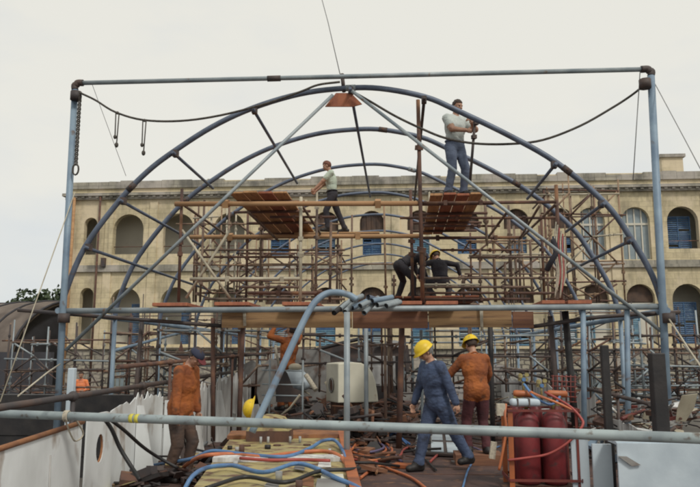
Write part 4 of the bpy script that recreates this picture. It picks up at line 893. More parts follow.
MB().prism([onb(.0, .40, .002), onb(.93, .40, .002), onb(.93, .455, .002), onb(.0, .455, .002)], (0, 0, .045)).build('white_strip', M_WHITEDIRTY, cm)
rnd = random.Random(77)
for k in range(9):
    u, v = rnd.uniform(.02, .78), rnd.uniform(-.02, .3); w_ = rnd.uniform(.06, .2); e_ = rnd.uniform(.03, .12)
    MB().prism([onb(u, v, .003 + k * .004), onb(u + w_, v + rnd.uniform(-.03, .03), .003 + k * .004), onb(u + w_, v + e_, .003 + k * .004), onb(u + .01, v + e_, .003 + k * .004)], (0, 0, .003)).build('plate_patch', rnd.choice([M_WHITEDIRTY, M_YELLOWPLATE, M_CREAM, M_RUSTPLATE, M_GREYPLATE]), cm)
for k in range(8):
    p = onb(rnd.uniform(.05, .9), rnd.uniform(.0, .66), .002); MB().tube([p, p + Vector((0, 0, rnd.uniform(.04, .12)))], rnd.uniform(.015, .04), n=10).build('fitting', rnd.choice([M_RUST, M_GREYBOX, M_BLACK]), cm)
yb_ = thing('yellow_block', 'dull yellow steel block standing behind the rusty flange at the foot of the bent pipe', 'block', G(267, 430, ZC))
mb = MB(); q = [P(246, 431, 9.9), P(289, 431, 9.9), P(281, 419, 9.95), P(272, 416.5, 10), P(262, 416, 10), P(252, 419, 9.95)]
mb.prism(q, (0, .4, 0)); mb.build('body', M_YELLOWPLATE, yb_); rl_ = MB(); rl_.prism([down(q[0], 0), down(q[1], 0), q[1] - Vector((0, 0, .002)), q[0] - Vector((0, 0, .002))], (0, .38, 0)); rl_.build('foot', M_RUST, yb_)
# more bits on the deck
def deckbox(px, py, w_, d, h, m_, label, name, cat, rz=0, z=0):
    a = G(px, py, z); mb = MB(); mb.box((a.x, a.y, z + h / 2 + .002), (w_, d, h), rz=rz); o = mb.build(name, m_); bevel(o, min(.01, h * .2)); return tag(o, label, cat)
deckbox(330, 436, .5, .25, .12, M_GREYBOX, 'white scrap of plate lying behind the coaming right end', 'plate_scrap', 'plate', .4)
deckbox(196, 440, 1.2, .12, .12, M_RUSTPLATE, 'rusty beam lying at the foot of the left bulwark', 'beam', 'beam', .35)
deckbox(385, 419, 1.1, 2.2, .04, M_BOARDRED, 'brown plank pad on the deck behind the blue rope coil', 'pad', 'board', .1)
deckbox(205, 424, .9, .14, .2, M_DKPIPE, 'dark beam lying behind the man in the navy cap', 'beam', 'beam', -.3)
# hoses
def hose(pts, r, m_, label, name='hose', cat='hose', k=7): return link_tube(name, pts, r, m_, label, cat, k=k, n=8)
def gz(l): return [G(a, b, z) for a, b, z in l]
hose(gz([(176, 474, .03), (190, 462, .3), (205, 455.5, .47), (232, 454, .47), (262, 456.5, .47), (292, 453, .47), (322, 451, .47), (338, 455, .47), (347, 466, .40), (349, 478, .2)]), .024, M_HOSEOR, 'orange hose crossing the yellow steel bed')
hose(gz([(120, 478, .03), (150, 466, .05), (190, 459, .35), (212, 451, .48), (245, 454, .48), (285, 456.5, .48), (310, 448, .48), (322, 441, .5), (334, 440, .5), (342, 449, .46), (346, 462, .44), (347, 480, .3)]), .022, M_HOSEBL, 'pale blue hose looping over the right end of the yellow bed')
hose(gz([(240, 458, .47), (270, 460, .47), (300, 459.5, .47), (330, 460.5, .47)]), .018, M_HOSERED, 'short red-orange hose lying along the near edge of the yellow bed')
hose(gz([(352, 452, .03), (370, 456, .03), (386, 450, .04), (376, 443, .05), (358, 445, .05), (350, 453, .06), (366, 460, .06), (384, 458, .05), (392, 449, .06), (380, 441, .07), (360, 441, .07), (352, 449, .08)]), .02, M_HOSEOR, 'orange hose coiled on the deck right of the yellow bed')
hose(gz([(350, 447, .05), (368, 452, .06), (384, 447, .08), (372, 440, .09), (356, 436, .1), (351, 430, .1), (360, 428, .05), (374, 436, .03), (390, 450, .03), (402, 462, .03)]), .02, M_HOSEPU, 'purple-grey hose coiled within the orange coil')
hose(gz([(352, 459, .05), (374, 462, .03), (398, 457, .04), (406, 448, .05), (430, 442, .03), (440, 450, .03), (430, 462, .03)]), .018, M_HOSERED, 'red hose snaking from the coil to the feet of the blue man')
bp2 = MB(); rnd = random.Random(4)
for k in range(9):
    a = G(380 + rnd.uniform(-6, 10), 436 + rnd.uniform(-3, 5), .05); b = a + Vector((rnd.uniform(-.1, .35), rnd.uniform(-.4, .1), rnd.uniform(.02, .16))); bp2.tube([a, a + (b - a) * .5 + Vector((0, 0, rnd.uniform(.05, .15))), b, b + Vector((rnd.uniform(.05, .2), rnd.uniform(-.3, -.1), -b.z + .02))], .02, n=6, k=5)
tag(bp2.build('rope_coil', mat('blue_rope', (.05, .12, .28), None, 20, .8)), 'tangle of blue rope in front of the blue man', 'rope')
hose([P(104, 418, 7.2), P(112, 430, 7.3), P(120, 448, 7.4), P(131, 466, 7.4), P(140, 480, 7.3)], .022, M_HOSEBK, 'left one of two black hoses hanging in front of the bulwark')
hose([P(107, 417, 7.3), P(124, 430, 7.6), P(142, 446, 8.0), P(158, 457, 8.3), P(178, 468, 8.4)], .020, M_HOSEBK, 'right one of two black hoses hanging in front of the bulwark')
hose(gz([(150, 478, .03), (165, 462, .05), (182, 458, .05), (196, 450, .06), (208, 441, .05)]), .03, M_GALV, 'grey bent tube lying at the foot of the left bulwark', 'grey_tube', 'pipe')
hose([onb(-.14, .10, -.38), onb(-.04, .14, .04), onb(.15, .26, .06), onb(.4, .16, .06), onb(.62, .27, .07), onb(.85, .10, .06), onb(1.03, -.02, .0), onb(1.08, -.08, -.3)], .022, M_HOSEBL, 'blue hose snaking over the near half of the yellow bed')
hose([onb(.1, -.02, .05), onb(.3, .1, .06), onb(.55, .04, .06), onb(.75, .16, .07), onb(.95, .2, .06), onb(1.03, .3, .0)], .02, M_HOSEBK, 'black hose snaking over the near half of the yellow bed')
# white barred grid on deck behind blue man
gr = thing('white_grating', 'white slatted hatch grating lying on the deck beneath the walking blue man', 'grating', G(440, 438, .04))
q = [G(413, 452, .05), G(463, 455, .05), G(455, 424, .05), G(418, 424, .05)]
MB().prism(q, (0, 0, -.03)).build('frame', M_DKPIPE, gr)
for i in range(3):
    for j in range(3):
        def bl_(u, v): return q[0] + (q[1] - q[0]) * u + (q[3] - q[0]) * v * (1 - u) + (q[2] - q[1]) * v * u
        u0, u1, v0, v1 = (i + .1) / 3, (i + .88) / 3, (j + .1) / 3, (j + .88) / 3
        MB().prism([bl_(u0, v0) + Vector((0, 0, .002)), bl_(u1, v0) + Vector((0, 0, .002)), bl_(u1, v1) + Vector((0, 0, .002)), bl_(u0, v1) + Vector((0, 0, .002))], (0, 0, .012)).build('slat_panel', M_BLUEWHITE, gr)

hose(gz([(356, 470, .03), (372, 448, .03), (396, 442, .04), (420, 455, .03), (436, 470, .03)]), .016, M_HOSEBK, 'black cable lying on the deck in front of the walking man')
hose(gz([(352, 438, .03), (362, 425, .04), (384, 424, .03), (402, 432, .04), (416, 428, .03), (440, 440, .03), (470, 446, .03), (492, 456, .03)]), .016, M_HOSEPU, 'long purple-grey cable running across the deck under the white grating edge')
hose(gz([(360, 478, .03), (378, 466, .04), (392, 470, .03), (412, 478, .03), (428, 490, .03)]), .02, M_HOSEOR, 'orange hose on the deck nearest the right side of the yellow bed')
hose(gz([(462, 490, .02), (470, 466, .02), (484, 452, .03), (500, 446, .02)]), .014, M_HOSEBL, 'thin blue hose on the bare deck left of the gas bottle cage')
dsm = MB()
for y in (8.6, 10.0, 11.4, 12.8, 14.2): dsm.box(((SL + SR) / 2, y, .004), (SR - SL - .1, .035, .007))
dsm.build('deck_seam', M_RUST, ship)
deckbox(372, 430, .75, .9, .03, M_BOARD, 'tan plywood scrap lying on the deck behind the orange coil', 'plywood_scrap', 'board', .25)
deckbox(470, 462, .5, .28, .02, M_GREYPLATE, 'grey plate offcut on the bare deck behind the walking man', 'plate_scrap', 'plate', .5)
deckbox(405, 468, .38, .2, .06, M_ORANGEPAINT, 'small orange tool box on the deck in front of the blue rope', 'tool_box', 'tool box', -.4)
# gas bottle cage
Yc = 8.9; xl, xr = P(507, 400, Yc).x, P(577, 400, Yc).x; zt = P(540, 408, Yc).z
cg = thing('gas_bottle_cage', 'red and orange steel cage holding dark red gas bottles on the right of the deck', 'cage', ((xl + xr) / 2, Yc, 0))
for x, m_ in ((xl + .03, M_ORANGEPAINT), (xr - .02, M_REDCAGE)):
    for y in (Yc, Yc + .55): o = MB().box((x, y, zt / 2), (.06 if x < xl + .05 else .03, .025, zt - .01)).build('upright', m_, cg)
for z in (.12, zt - .03):
    MB().box(((xl + xr) / 2, Yc - .02, z), (xr - xl, .012, .03)).build('cross_bar', M_REDCAGE, cg)
    MB().box(((xl + xr) / 2, Yc + .58, z), (xr - xl, .012, .03)).build('cross_bar', M_REDCAGE, cg)
    for x in (xl - .006, xr + .018): MB().box((x, Yc + .28, z), (.012, .58, .045)).build('side_bar', M_REDCAGE, cg)
MB().box(((xl + xr) / 2, Yc + .28, .03), (xr - xl - .1, .5, .03)).build('floor_plate', M_RUST, cg)
names = []
lab = ['front left big dark red gas bottle in the cage', 'front right big dark red gas bottle in the cage', 'rear left thin dark red gas bottle in the cage', 'rear middle dark red gas bottle with a brass valve in the cage', 'rear right dark red gas bottle with a brass valve in the cage']
for k, (u, dy) in enumerate(((.31, .19), (.70, .19), (.20, .44), (.50, .44), (.80, .44))):
    x = xl + (xr - xl) * u; r_ = .15 if k < 2 else .085; y = Yc + dy; z0 = .05; h = zt - .06 if dy < .3 else zt + .02
    b = thing('gas_bottle', lab[k], 'gas bottle', (x, y, z0), group='gas bottles in the cage')
    MB().tube([(x, y, z0), (x, y, z0 + .03), (x, y, h - .12), (x, y, h - .05), (x, y, h), (x, y, h + .03)], [r_ * .85, r_, r_, r_ * .85, r_ * .45, r_ * .3], n=20).build('cylinder', M_REDCYL, b)
    MB().tube([(x, y, h + .03), (x, y, h + .12)], .022, n=10).build('valve', M_BRASS, b)
    MB().box((x + .04, y, h + .09), (.09, .03, .03)).build('valve_outlet', M_BRASS, b)
    MB().tube([(x, y, h + .12), (x, y, h + .135)], .04, n=12).build('hand_wheel', M_DKPIPE, b)
for k, (u, lb) in enumerate(((.30, 'left orange roll lying on top of the gas bottle cage'), (.80, 'right orange roll lying on top of the gas bottle cage'))):
    x = xl + (xr - xl) * u; y_ = Yc + .30; z = zt + .21; o = MB().tube([(x - .125, y_, z - .05), (x - .10, y_, z - .05), (x + .11, y_ + .03, z - .06), (x + .13, y_ + .03, z - .06)], [.03, .043, .043, .03], n=14).build('orange_roll', M_ORANGEPAINT); tag(o, lb, 'roll')
o = MB(); x = xl + .23
o.box((x, Yc + .1, zt + .06), (.36, .2, .09)); s_ = o.build('white_bundle', M_BLUEWHITE); tag(s_, 'white wrapped bundle lying on the left end of the gas bottle cage', 'bundle'); bevel(s_, .04, 4)
for dx in (-.1, .04): st_ = MB().box((x + dx, Yc + .1, zt + .061), (.018, .206, .095)).build('strap', M_DKPIPE); st_.location = Vector(st_.location) - Vector(s_.location); st_.parent = s_
mb = MB(); mb.box((xl - .08, Yc, zt - .02), (.1, .1, .14)); tag(mb.build('timber_block', M_ROPE), 'pale timber block wedged at the left top corner of the gas bottle cage', 'block')
mb = MB(); mb.box((P(493, 452, 9.0).x, 9.0, P(493, 450, 9).z), (.07, .07, .2), ry=.15); tag(mb.build('timber_block', M_ROPE), 'pale timber block lower left of the gas bottle cage', 'block')
for k, (px, py, lb) in enumerate(((523, 377, 'left brass gauge cluster above the gas bottle cage'), (541, 383, 'right brass gauge cluster above the gas bottle cage'))):
    a = P(px, py, Yc + .42); t = thing('gas_regulator', lb, 'regulator', (a.x, a.y, a.z - .1))
    MB().tube([a + Vector((-.04, -.03, .02)), a + Vector((-.04, -.055, .02))], .028, n=14).build('gauge', M_BRASS, t); MB().tube([a + Vector((.04, -.03, .03)), a + Vector((.04, -.055, .03))], .028, n=14).build('gauge', M_BRASS, t)
    MB().box(a + Vector((0, 0, -.03)), (.12, .05, .04)).build('body', M_BRASS, t); MB().tube([a + Vector((0, 0, -.22)), a], .015, n=8).build('stem', M_BRASS, t)
    MB().tube([a + Vector((0, -.07, -.03)), a + Vector((0, -.03, -.03))], .025, n=10).build('knob', M_HOSEBL, t)
for j, (l, m_, lb) in enumerate(([[(545, 392, .30), (560, 400, .1), (572, 408, .0), (581, 418, -.05), (583, 424, -.1), (578, 432, -.12), (566, 444, -.1), (548, 454, -.08), (525, 458, -.06), (508, 460, -.04)], M_HOSERED, 'red hose looping round the right side of the gas bottle cage'],
                                 [[(506, 404, .0), (505, 415, -.06), (506, 430, -.06), (503, 450, -.06), (499, 470, -.05)], M_HOSEOR, 'orange hose hanging down the left corner of the gas bottle cage'],
                                 [[(530, 392, .2), (545, 398, .05), (560, 404, .0), (575, 412, .0), (582, 420, .02)], M_HOSEOR, 'pale orange hose draped over the top of the gas bottle cage'],
                                 [[(524, 384, .35), (534, 396, .15), (548, 404, .1), (556, 402, .2), (560, 396, .3)], M_HOSEBL, 'short blue hose looped between the two gauge clusters'])):
    hose([P(a, b, Yc + d) for a, b, d in l], .016, m_, lb)
# red mesh basket behind
bk = thing('mesh_basket', 'upright red wire mesh panel behind the gas bottle cage', 'mesh', P(565, 400, 10)); 
for k in range(6): MB().tube([P(553 + k * 4.4, 375, 10), P(553 + k * 4.4, 402, 10)], .009, n=5).build('wire', M_REDCAGE, bk)
for k in range(6): MB().tube([P(551, 376 + k * 5, 10), P(577, 377 + k * 5, 10)], .009, n=5).build('wire', M_REDCAGE, bk)

# hard hat lying on its side
def hat_mesh(c, M, s=1.0):
    c = Vector(c); mb = MB(); nu, nv = 24, 8; vs = []
    for i in range(nv + 1):
        ph = math.pi / 2 * i / nv
        for j in range(nu):
            t = 2 * math.pi * j / nu; rid = 1 + .035 * max(0, 1 - abs(math.sin(t)) * 6) * math.sin(ph)
            vs.append(Vector((.138 * math.sin(ph) * math.cos(t) * rid, .115 * math.sin(ph) * math.sin(t), .118 * math.cos(ph) * (1 + .05 * (abs(math.sin(t)) < .2)))))
    fs = [(i * nu + j, i * nu + (j + 1) % nu, (i + 1) * nu + (j + 1) % nu, (i + 1) * nu + j) for i in range(nv) for j in range(nu)]
    o = len(vs)
    for j in range(nu):
        t = 2 * math.pi * j / nu; ex = .05 if math.cos(t) > .2 else .018; vs.append(Vector(((.142 + ex * max(.4, math.cos(t))) * math.cos(t), (.118 + .018) * math.sin(t), -.018 if math.cos(t) > 0 else -.01)))
    fs += [(nv * nu + j, nv * nu + (j + 1) % nu, o + (j + 1) % nu, o + j) for j in range(nu)]
    mb.add([c + M @ (v * s) for v in vs], fs, True); return mb
Mh = Matrix.Rotation(R(15), 3, 'Z') @ Matrix.Rotation(R(-80), 3, 'Y') 
a = P(251, 408.5, 9.9); o = hat_mesh(a, Mh, .95).build('hard_hat', M_HELMET); o.modifiers.new('s', 'SOLIDIFY').thickness = .006; tag(o, 'yellow hard hat lying on its side left of the bent pipe', 'hard hat')
deckbox(254, 421, .8, .35, .62, M_DKPIPE, 'dark box on the deck that carries the loose hard hat', 'dark_box', 'box', .2)

# ------------------------------------------------------------------ people
def remesh(mb, vox, it=4, fac=.5):
    me = bpy.data.meshes.new('tmp'); me.from_pydata(mb.v, [], mb.f); me.update()
    bm = bmesh.new(); bm.from_mesh(me); bmesh.ops.recalc_face_normals(bm, faces=bm.faces); bm.to_mesh(me); bm.free()
    o = bpy.data.objects.new('tmp', me); COL.objects.link(o)
    r = o.modifiers.new('r', 'REMESH'); r.mode = 'VOXEL'; r.voxel_size = vox
    s = o.modifiers.new('s', 'SMOOTH'); s.factor = fac; s.iterations = it
    dg = bpy.context.evaluated_depsgraph_get(); e = o.evaluated_get(dg); m2 = bpy.data.meshes.new_from_object(e)
    bpy.data.objects.remove(o); vs = [v.co.copy() for v in m2.vertices]; fs = [list(p.vertices) for p in m2.polygons]
    bpy.data.meshes.remove(m2); bpy.data.meshes.remove(me); return vs, fs
def cap0(mb, a, b, ra, rb, n=14):
    a = Vector(a); b = Vector(b); d = (b - a)
    if d.length < 1e-5: return mb.ell(a, ra)
    u = d.normalized(); pts = []; rs = []
    for i in range(5): t = math.pi / 2 * (i + .3) / 5; pts.append(a - u * ra * math.cos(t)); rs.append(ra * math.sin(t))
    pts.append(a); rs.append(ra); pts.append((a + b) / 2); rs.append((ra + rb) / 2); pts.append(b); rs.append(rb)
    for i in range(4, -1, -1): t = math.pi / 2 * (i + .3) / 5; pts.append(b + u * rb * math.cos(t)); rs.append(rb * math.sin(t))
    return mb.tube(pts, rs, n=n)
def ik(a, c, l1, l2, hint):
    a, c, hint = Vector(a), Vector(c), Vector(hint); d = c - a; L_ = d.length; mx_ = (l1 + l2) * .999
    if L_ > mx_: c = a + d * (mx_ / L_); d = c - a; L_ = mx_
    u = d / L_; x = (l1 * l1 - l2 * l2 + L_ * L_) / (2 * L_); h = math.sqrt(max(0, l1 * l1 - x * x)); p = hint - u * hint.dot(u); p.normalize()
    return a + u * x + p * h, c
def person(label, loc, rz, pel=(0, 0, .92), lean=0, side=0, twist=0, head=(0, 0), hands=((.1, .32, .85), (.1, -.32, .85)), feet=((.05, .1, .08), (-.05, -.1, .08)), eh=((-.6, .5, -.3), (-.6, -.5, -.3)),
           kh=((1, .1, 0), (1, -.1, 0)), top=None, legs=None, sleeves='long', hair=None, hat=None, footyaw=(10, -10), curl=.6, collar=None, scale=1.0, hairlen=.0, bulk=1.0, jacket=False, belt=True):
    legs = legs or top; t = thing('person', label, 'person', loc, rz); t.scale = (scale,) * 3
    pel = Vector(pel); Ml = Matrix.Rotation(side, 3, 'X') @ Matrix.Rotation(lean, 3, 'Y'); Mt = Ml @ Matrix.Rotation(twist, 3, 'Z')
    ax_ = Ml @ Vector((0, 0, 1)); chest = pel + ax_ * .33; sh = pel + ax_ * .49; nk = pel + ax_ * .555 + Mt @ Vector((.01, 0, 0))
    hy_, hp_ = head; Mh_ = Mt @ Matrix.Rotation(hy_, 3, 'Z') @ Matrix.Rotation(hp_, 3, 'Y')
    hb = nk + Mt @ Vector((.012, 0, .05)); hc = hb + Mh_ @ Vector((.02, 0, .115))
    S = [sh + Mt @ Vector((0, s * .175, 0)) for s in (1, -1)]; Hp = [pel + Vector((0, s * .09, -.02)) for s in (1, -1)]
    bk_ = bulk
    def cap(mb_, a, b, ra, rb, n=14): return cap0(mb_, a, b, ra * (bk_ if mb_ is body else 1), rb * (bk_ if mb_ is body else 1), n)
    def bell(c, rad, M): body.ell(c, [q * bk_ for q in rad], M)
    body = MB(); tags = []   # tags: (a, b, radius, matIndex)
    def seg(a, b, ra, rb, mi): cap(body, a, b, ra, rb); tags.append((Vector(a), Vector(b), max(ra, rb), mi))
    T, Lg, SK, BT = 0, 1, 2, 3
    bell(pel, (.118, .165, .12), Ml); tags.append((pel + Vector((0, -.09, -.02)), pel + Vector((0, .09, -.02)), .12, T if jacket else Lg))
    if jacket: bell(pel + ax_ * .03, (.128, .172, .13), Ml)
    bell(pel + ax_ * .16, (.112, .15, .15), Ml); tags.append((pel + ax_ * .13, pel + ax_ * .18, .13, T))
    bell(chest, (.125, .172, .18), Mt); tags.append((chest + Mt @ Vector((0, -.07, 0)), chest + Mt @ Vector((0, .07, 0)), .13, T))
    bell(sh - ax_ * .035, (.098, .165, .09), Mt); tags.append((S[0], S[1], .07, T))
    cap(body, sh - ax_ * .01, nk - ax_ * .02, .09, .058)
    for q in S: cap(body, q, nk - ax_ * .03, .058, .05)
    bk_ = 1.0
    cap(body, nk - ax_ * .02, hb + Mh_ @ Vector((0, 0, .05)), .053, .052); tags.append((nk, hb, .05, SK))
    bk_ = bulk; wr = []
    for i, s in enumerate((1, -1)):
        tgt = Vector(hands[i]); el, w_ = ik(S[i], tgt, .285, .25, Vector(eh[i])); wr.append((el, w_))
        cap(body, S[i], el, .063, .05)
        mid_ = S[i] + (el - S[i]) * .62
        if sleeves == 'long': tags.append((S[i], el, .06, T)); tags.append((el, w_, .045, T)); cap(body, el, el + (w_ - el) * .93, .051, .040)
        else: tags.append((S[i], mid_, .06, T)); tags.append((mid_ + (el - mid_) * .15, el, .05, SK)); tags.append((el, w_, .04, SK)); cap(body, S[i], mid_, .072, .066); cap(body, el, w_, .044, .030)
        kn, an = ik(Hp[i], feet[i], .43, .42, Vector(kh[i]))
        cap(body, Hp[i], kn, .092, .066); cap(body, kn, an + (kn - an) * .08, .066, .054); tags.append((Hp[i], kn, .08, Lg)); tags.append((kn, an + (kn - an) * .1, .06, Lg))
        cap(body, an + (kn - an) * .12, an + (kn - an) * .06, .063, .066)      # trouser hem
        fd = Vector((math.cos(R(footyaw[i])), math.sin(R(footyaw[i])), 0)); heel = an - fd * .05 - Vector((0, 0, .035)); toe = an + fd * .15 - Vector((0, 0, .045))
        cap(body, heel, toe, .045, .038); cap(body, an, an + fd * .06 - Vector((0, 0, .03)), .05, .045); tags.append((heel, toe, .05, BT)); tags.append((an - Vector((0, 0, .02)), an + fd * .05 - Vector((0, 0, .03)), .05, BT))
    vs, fs = remesh(body, .013, 3)
    out_ = []
    for v in vs:
        s1 = noise.noise(v * 9 + Vector((loc[0], 1, 2))) * .010 + (.5 - abs(noise.noise(Vector((v.x * 13, v.y * 13, v.z * 30 + loc[0]))))) * .011
        out_.append(v + (v - (pel + ax_ * max(-.9, min(.5, (v - pel).dot(ax_))))).normalized() * s1)
    vs = out_
    cen = np.array([sum((vs[i] for i in f), Vector()) / len(f) for f in fs]); best = np.full(len(fs), 1e9); idx = np.zeros(len(fs), int)
    for a, b, r_, mi in tags:
        a_ = np.array(a); d = np.array(b) - a_; tt = np.clip(((cen - a_) @ d) / max(d @ d, 1e-9), 0, 1); ds = np.linalg.norm(cen - (a_ + tt[:, None] * d), axis=1) - r_
        m_ = ds < best; best[m_] = ds[m_]; idx[m_] = mi
    F = MB(); F.add(vs, fs, True); F.mi = [int(k) for k in idx]
    # head
    hd = MB(); hp = lambda x, y, z: hc + Mh_ @ Vector((x, y, z))
    hd.ell(hp(-.008, 0, .022), (.098, .076, .098), Mh_); hd.ell(hp(.018, 0, -.03), (.072, .062, .082), Mh_); hd.ell(hp(.040, 0, -.078), (.036, .034, .028), Mh_)
    cap(hd, hp(.078, 0, .012), hp(.104, 0, -.026), .010, .014); hd.ell(hp(.094, 0, -.03), (.014, .019, .010), Mh_)
    cap(hd, hp(.078, -.035, .026), hp(.078, .035, .026), .012, .012)
    hd.ell(hp(.078, 0, -.052), (.013, .024, .010), Mh_)
    for s in (1, -1): hd.ell(hp(-.008, s * .077, -.008), (.018, .009, .032), Mh_); hd.ell(hp(.062, s * .04, -.02), (.02, .022, .02), Mh_)
    cap(hd, hb - Mh_ @ Vector((0, 0, .02)), hp(-.01, 0, -.05), .05, .05)
    v2, f2 = remesh(hd, .0065, 2); F.cur = SK; F.add(v2, f2, True)
    F.cur = 4
    for s in (1, -1): F.ell(hp(.079, s * .031, .008), (.010, .014, .0075), Mh_, nu=10, nv=7)
    F.cur = 5; F.ell(hp(.090, 0, -.053), (.006, .022, .006), Mh_, nu=10, nv=6)
    # hands
    for i, s in enumerate((1, -1)):
        el, w_ = wr[i]; u = (w_ - el).normalized(); pn = Vector((0, -s, 0)); pn = (pn - u * pn.dot(u)); pn = pn.normalized() if pn.length > .2 else u.orthogonal().normalized()
        sd = u.cross(pn).normalized(); 
        if sd.x < 0: sd = -sd
        h = MB(); cap(h, w_ - u * .04, w_ + u * .015, .027, .027); Mp = Matrix((u, sd, pn)).transposed(); h.ell(w_ + u * .05, (.052, .042, .019), Mp)
        for k, (ln, off) in enumerate(((.068, .030), (.078, .010), (.072, -.011), (.056, -.030))):
            b0_ = w_ + u * .088 + sd * off; cu = curl * (.8 + .12 * k); d1 = (u * math.cos(cu) + pn * math.sin(cu)); d2_ = (u * math.cos(cu * 2) + pn * math.sin(cu * 2))
            m1 = b0_ + d1 * ln * .55; cap(h, b0_ - u * .02, m1, .0095, .0088, 8); cap(h, m1, m1 + d2_ * ln * .5, .0088, .0075, 8)
        tb = w_ + u * .03 + sd * .032; m1 = tb + (u * .6 + sd * .7 + pn * .3).normalized() * .035; cap(h, tb - sd * .012, m1, .013, .011, 8); cap(h, m1, m1 + (u + pn * .5).normalized() * .032, .011, .009, 8)
        v3, f3 = remesh(h, .0045, 1); F.cur = SK; F.add(v3, f3, True)
    F.build('body', [top, legs, M_SKIN, M_BOOT, M_EYE, M_LIP], t, local=True)
    # collar and belt line
    if sleeves == 'long' or collar:
        c_ = MB(); c_.tube([nk + Mt @ Vector((.068 * math.cos(a) + .004, .068 * math.sin(a), -.004 + .012 * math.cos(a * 2) - .02 * math.cos(a))) for a in [k * math.pi / 9 for k in range(19)]], .014, n=8, cap=False); c_.build('collar', collar or top, t, local=True)
    wv = MB(); wv.tube([pel + ax_ * .08 + Ml @ Vector((.112 * bulk * math.cos(a), .152 * bulk * math.sin(a), 0)) for a in [k * math.pi / 12 for k in range(25)]], .015, n=6, cap=False)
    if belt: wv.build('waistband', legs, t, local=True)
    if hair:
        hm = MB(); nu, nv = 30, 18; vs = []
        for i in range(nv + 1):
            for j in range(nu):
                ph = math.pi * (.001 + .72 * i / nv); a = 2 * math.pi * j / nu; d = Vector((math.sin(ph) * math.cos(a), math.sin(ph) * math.sin(a), math.cos(ph)))
                k_ = 1.06 + .09 * noise.noise(d * 4 + Vector((loc[1], 0, 0))) + .05 * noise.noise(d * 11); vs.append(hp(-.012 + d.x * .101 * k_, d.y * .083 * k_, .026 + d.z * .104 * k_ - hairlen * max(0, -d.z)))
        fs = []
        for i in range(nv):
            for j in range(nu):
                a = 2 * math.pi * (j + .5) / nu; ph = math.pi * .72 * (i + .5) / nv
                lim = .36 * math.pi if math.cos(a) > .35 else (.48 * math.pi if math.cos(a) > .0 else .72 * math.pi)
                if ph < lim: fs.append((i * nu + j, i * nu + (j + 1) % nu, (i + 1) * nu + (j + 1) % nu, (i + 1) * nu + j))
        used = sorted({q for f in fs for q in f}); mp_ = {q: k for k, q in enumerate(used)}
        hm.add([vs[q] for q in used], [[mp_[q] for q in f] for f in fs], True); o = hm.build('hair', hair, t, local=True); o.modifiers.new('s', 'SOLIDIFY').thickness = .012
    if hat == 'hard':
        o = hat_mesh(hp(-.004, 0, .048), Mh_ @ Matrix.Rotation(R(4), 3, 'Y')).build('hard_hat', M_HELMET, t, local=True); o.modifiers.new('s', 'SOLIDIFY').thickness = .005
    elif hat in ('cap', 'woolly'):
        c_ = MB(); nu = 22; vs = []; nv = 7
        for i in range(nv + 1):
            ph = math.pi * .52 * i / nv
            for j in range(nu): a = 2 * math.pi * j / nu; vs.append(hp(-.01 + .112 * math.sin(ph) * math.cos(a), .092 * math.sin(ph) * math.sin(a), .040 + .092 * math.cos(ph)))
        c_.add(vs, [(i * nu + j, i * nu + (j + 1) % nu, (i + 1) * nu + (j + 1) % nu, (i + 1) * nu + j) for i in range(nv) for j in range(nu)], True)
        o = c_.build('cap', M_CAPDK, t, local=True); o.modifiers.new('s', 'SOLIDIFY').thickness = .006
        if hat == 'cap':
            pk = MB(); pk.prism([hp(.085, y, .036) for y in (-.07, .07)] + [hp(.135, .066, .026), hp(.168, .035, .020), hp(.174, 0, .018), hp(.168, -.035, .020), hp(.135, -.066, .026)], Mh_ @ Vector((0, 0, .008))); q_ = pk.build('peak', M_CAPRED, t, local=True)
    return t
def at(px, Y, z): p = P(px, 300, Y); return (p.x, Y, z)
ZPR = aR.z + .046
# 1 man standing on the right platform, hands on a pipe at the arch
person('man in pale T-shirt and grey-blue jeans standing on the right upper platform', at(458.5, 12.75, ZPR), R(-58), lean=R(3), head=(R(8), R(12)), hands=((.33, .12, 1.30), (.34, .0, 1.12)), feet=((.06, .12, .08), (-.05, -.13, .08)), eh=((-.3, .9, -.5), (-.3, -.9, -.5)),
       top=M_TEE, legs=M_JEANS, sleeves='short', hair=M_HAIRBR, hairlen=.05, curl=1.1, scale=1.05, bulk=1.2)
pp0, pp1 = P(475, 120, 12.42), P(470, 182, 12.42); tp = thing('held_pipe', 'dark pipe with clamps held upright by the standing man in jeans', 'pipe', pp1)
MB().tube([pp0, pp1], .026, n=10).build('tube', M_DKPIPE, tp)
for a in (P(476, 123, 12.4), P(474, 137, 12.4)): MB().box(a, (.08, .08, .07), rz=.4).build('clamp', M_DKPIPE, tp)
# 2 man in pale green tee at left platform end
person('auburn-haired man in pale green T-shirt and dark trousers right of the left upper platform', at(331, 16.25, ZPR - .02), R(188), pel=(-.02, 0, .92), lean=R(5), head=(R(-5), R(16)), hands=((.40, .12, 1.02), (.42, -.10, .97)), feet=((.08, .12, .08), (-.34, -.12, .10)), eh=((-.3, .9, -.5), (-.3, -.9, -.5)),
       top=M_TEEG, legs=M_DKCLOTH, sleeves='short', hair=M_HAIRRD, curl=1.0, bulk=1.1)
# 3 bending man in dark clothes
person('man in dark clothes bending forward, legs apart, on the middle level staging', at(406, 17.0, mz_ + .046), R(25), pel=(-.16, .0, .82), lean=R(62), head=(0, R(28)), hands=((.55, .25, .42), (.50, -.22, .40)), feet=((-.05, .36, .08), (.02, -.34, .08)), kh=((1, .3, 0), (1, -.3, 0)),
       top=M_DKCLOTH, legs=M_DKCLOTH, hat='woolly', hair=M_HAIRBR, collar=M_BROWNCLOTH, bulk=1.25)
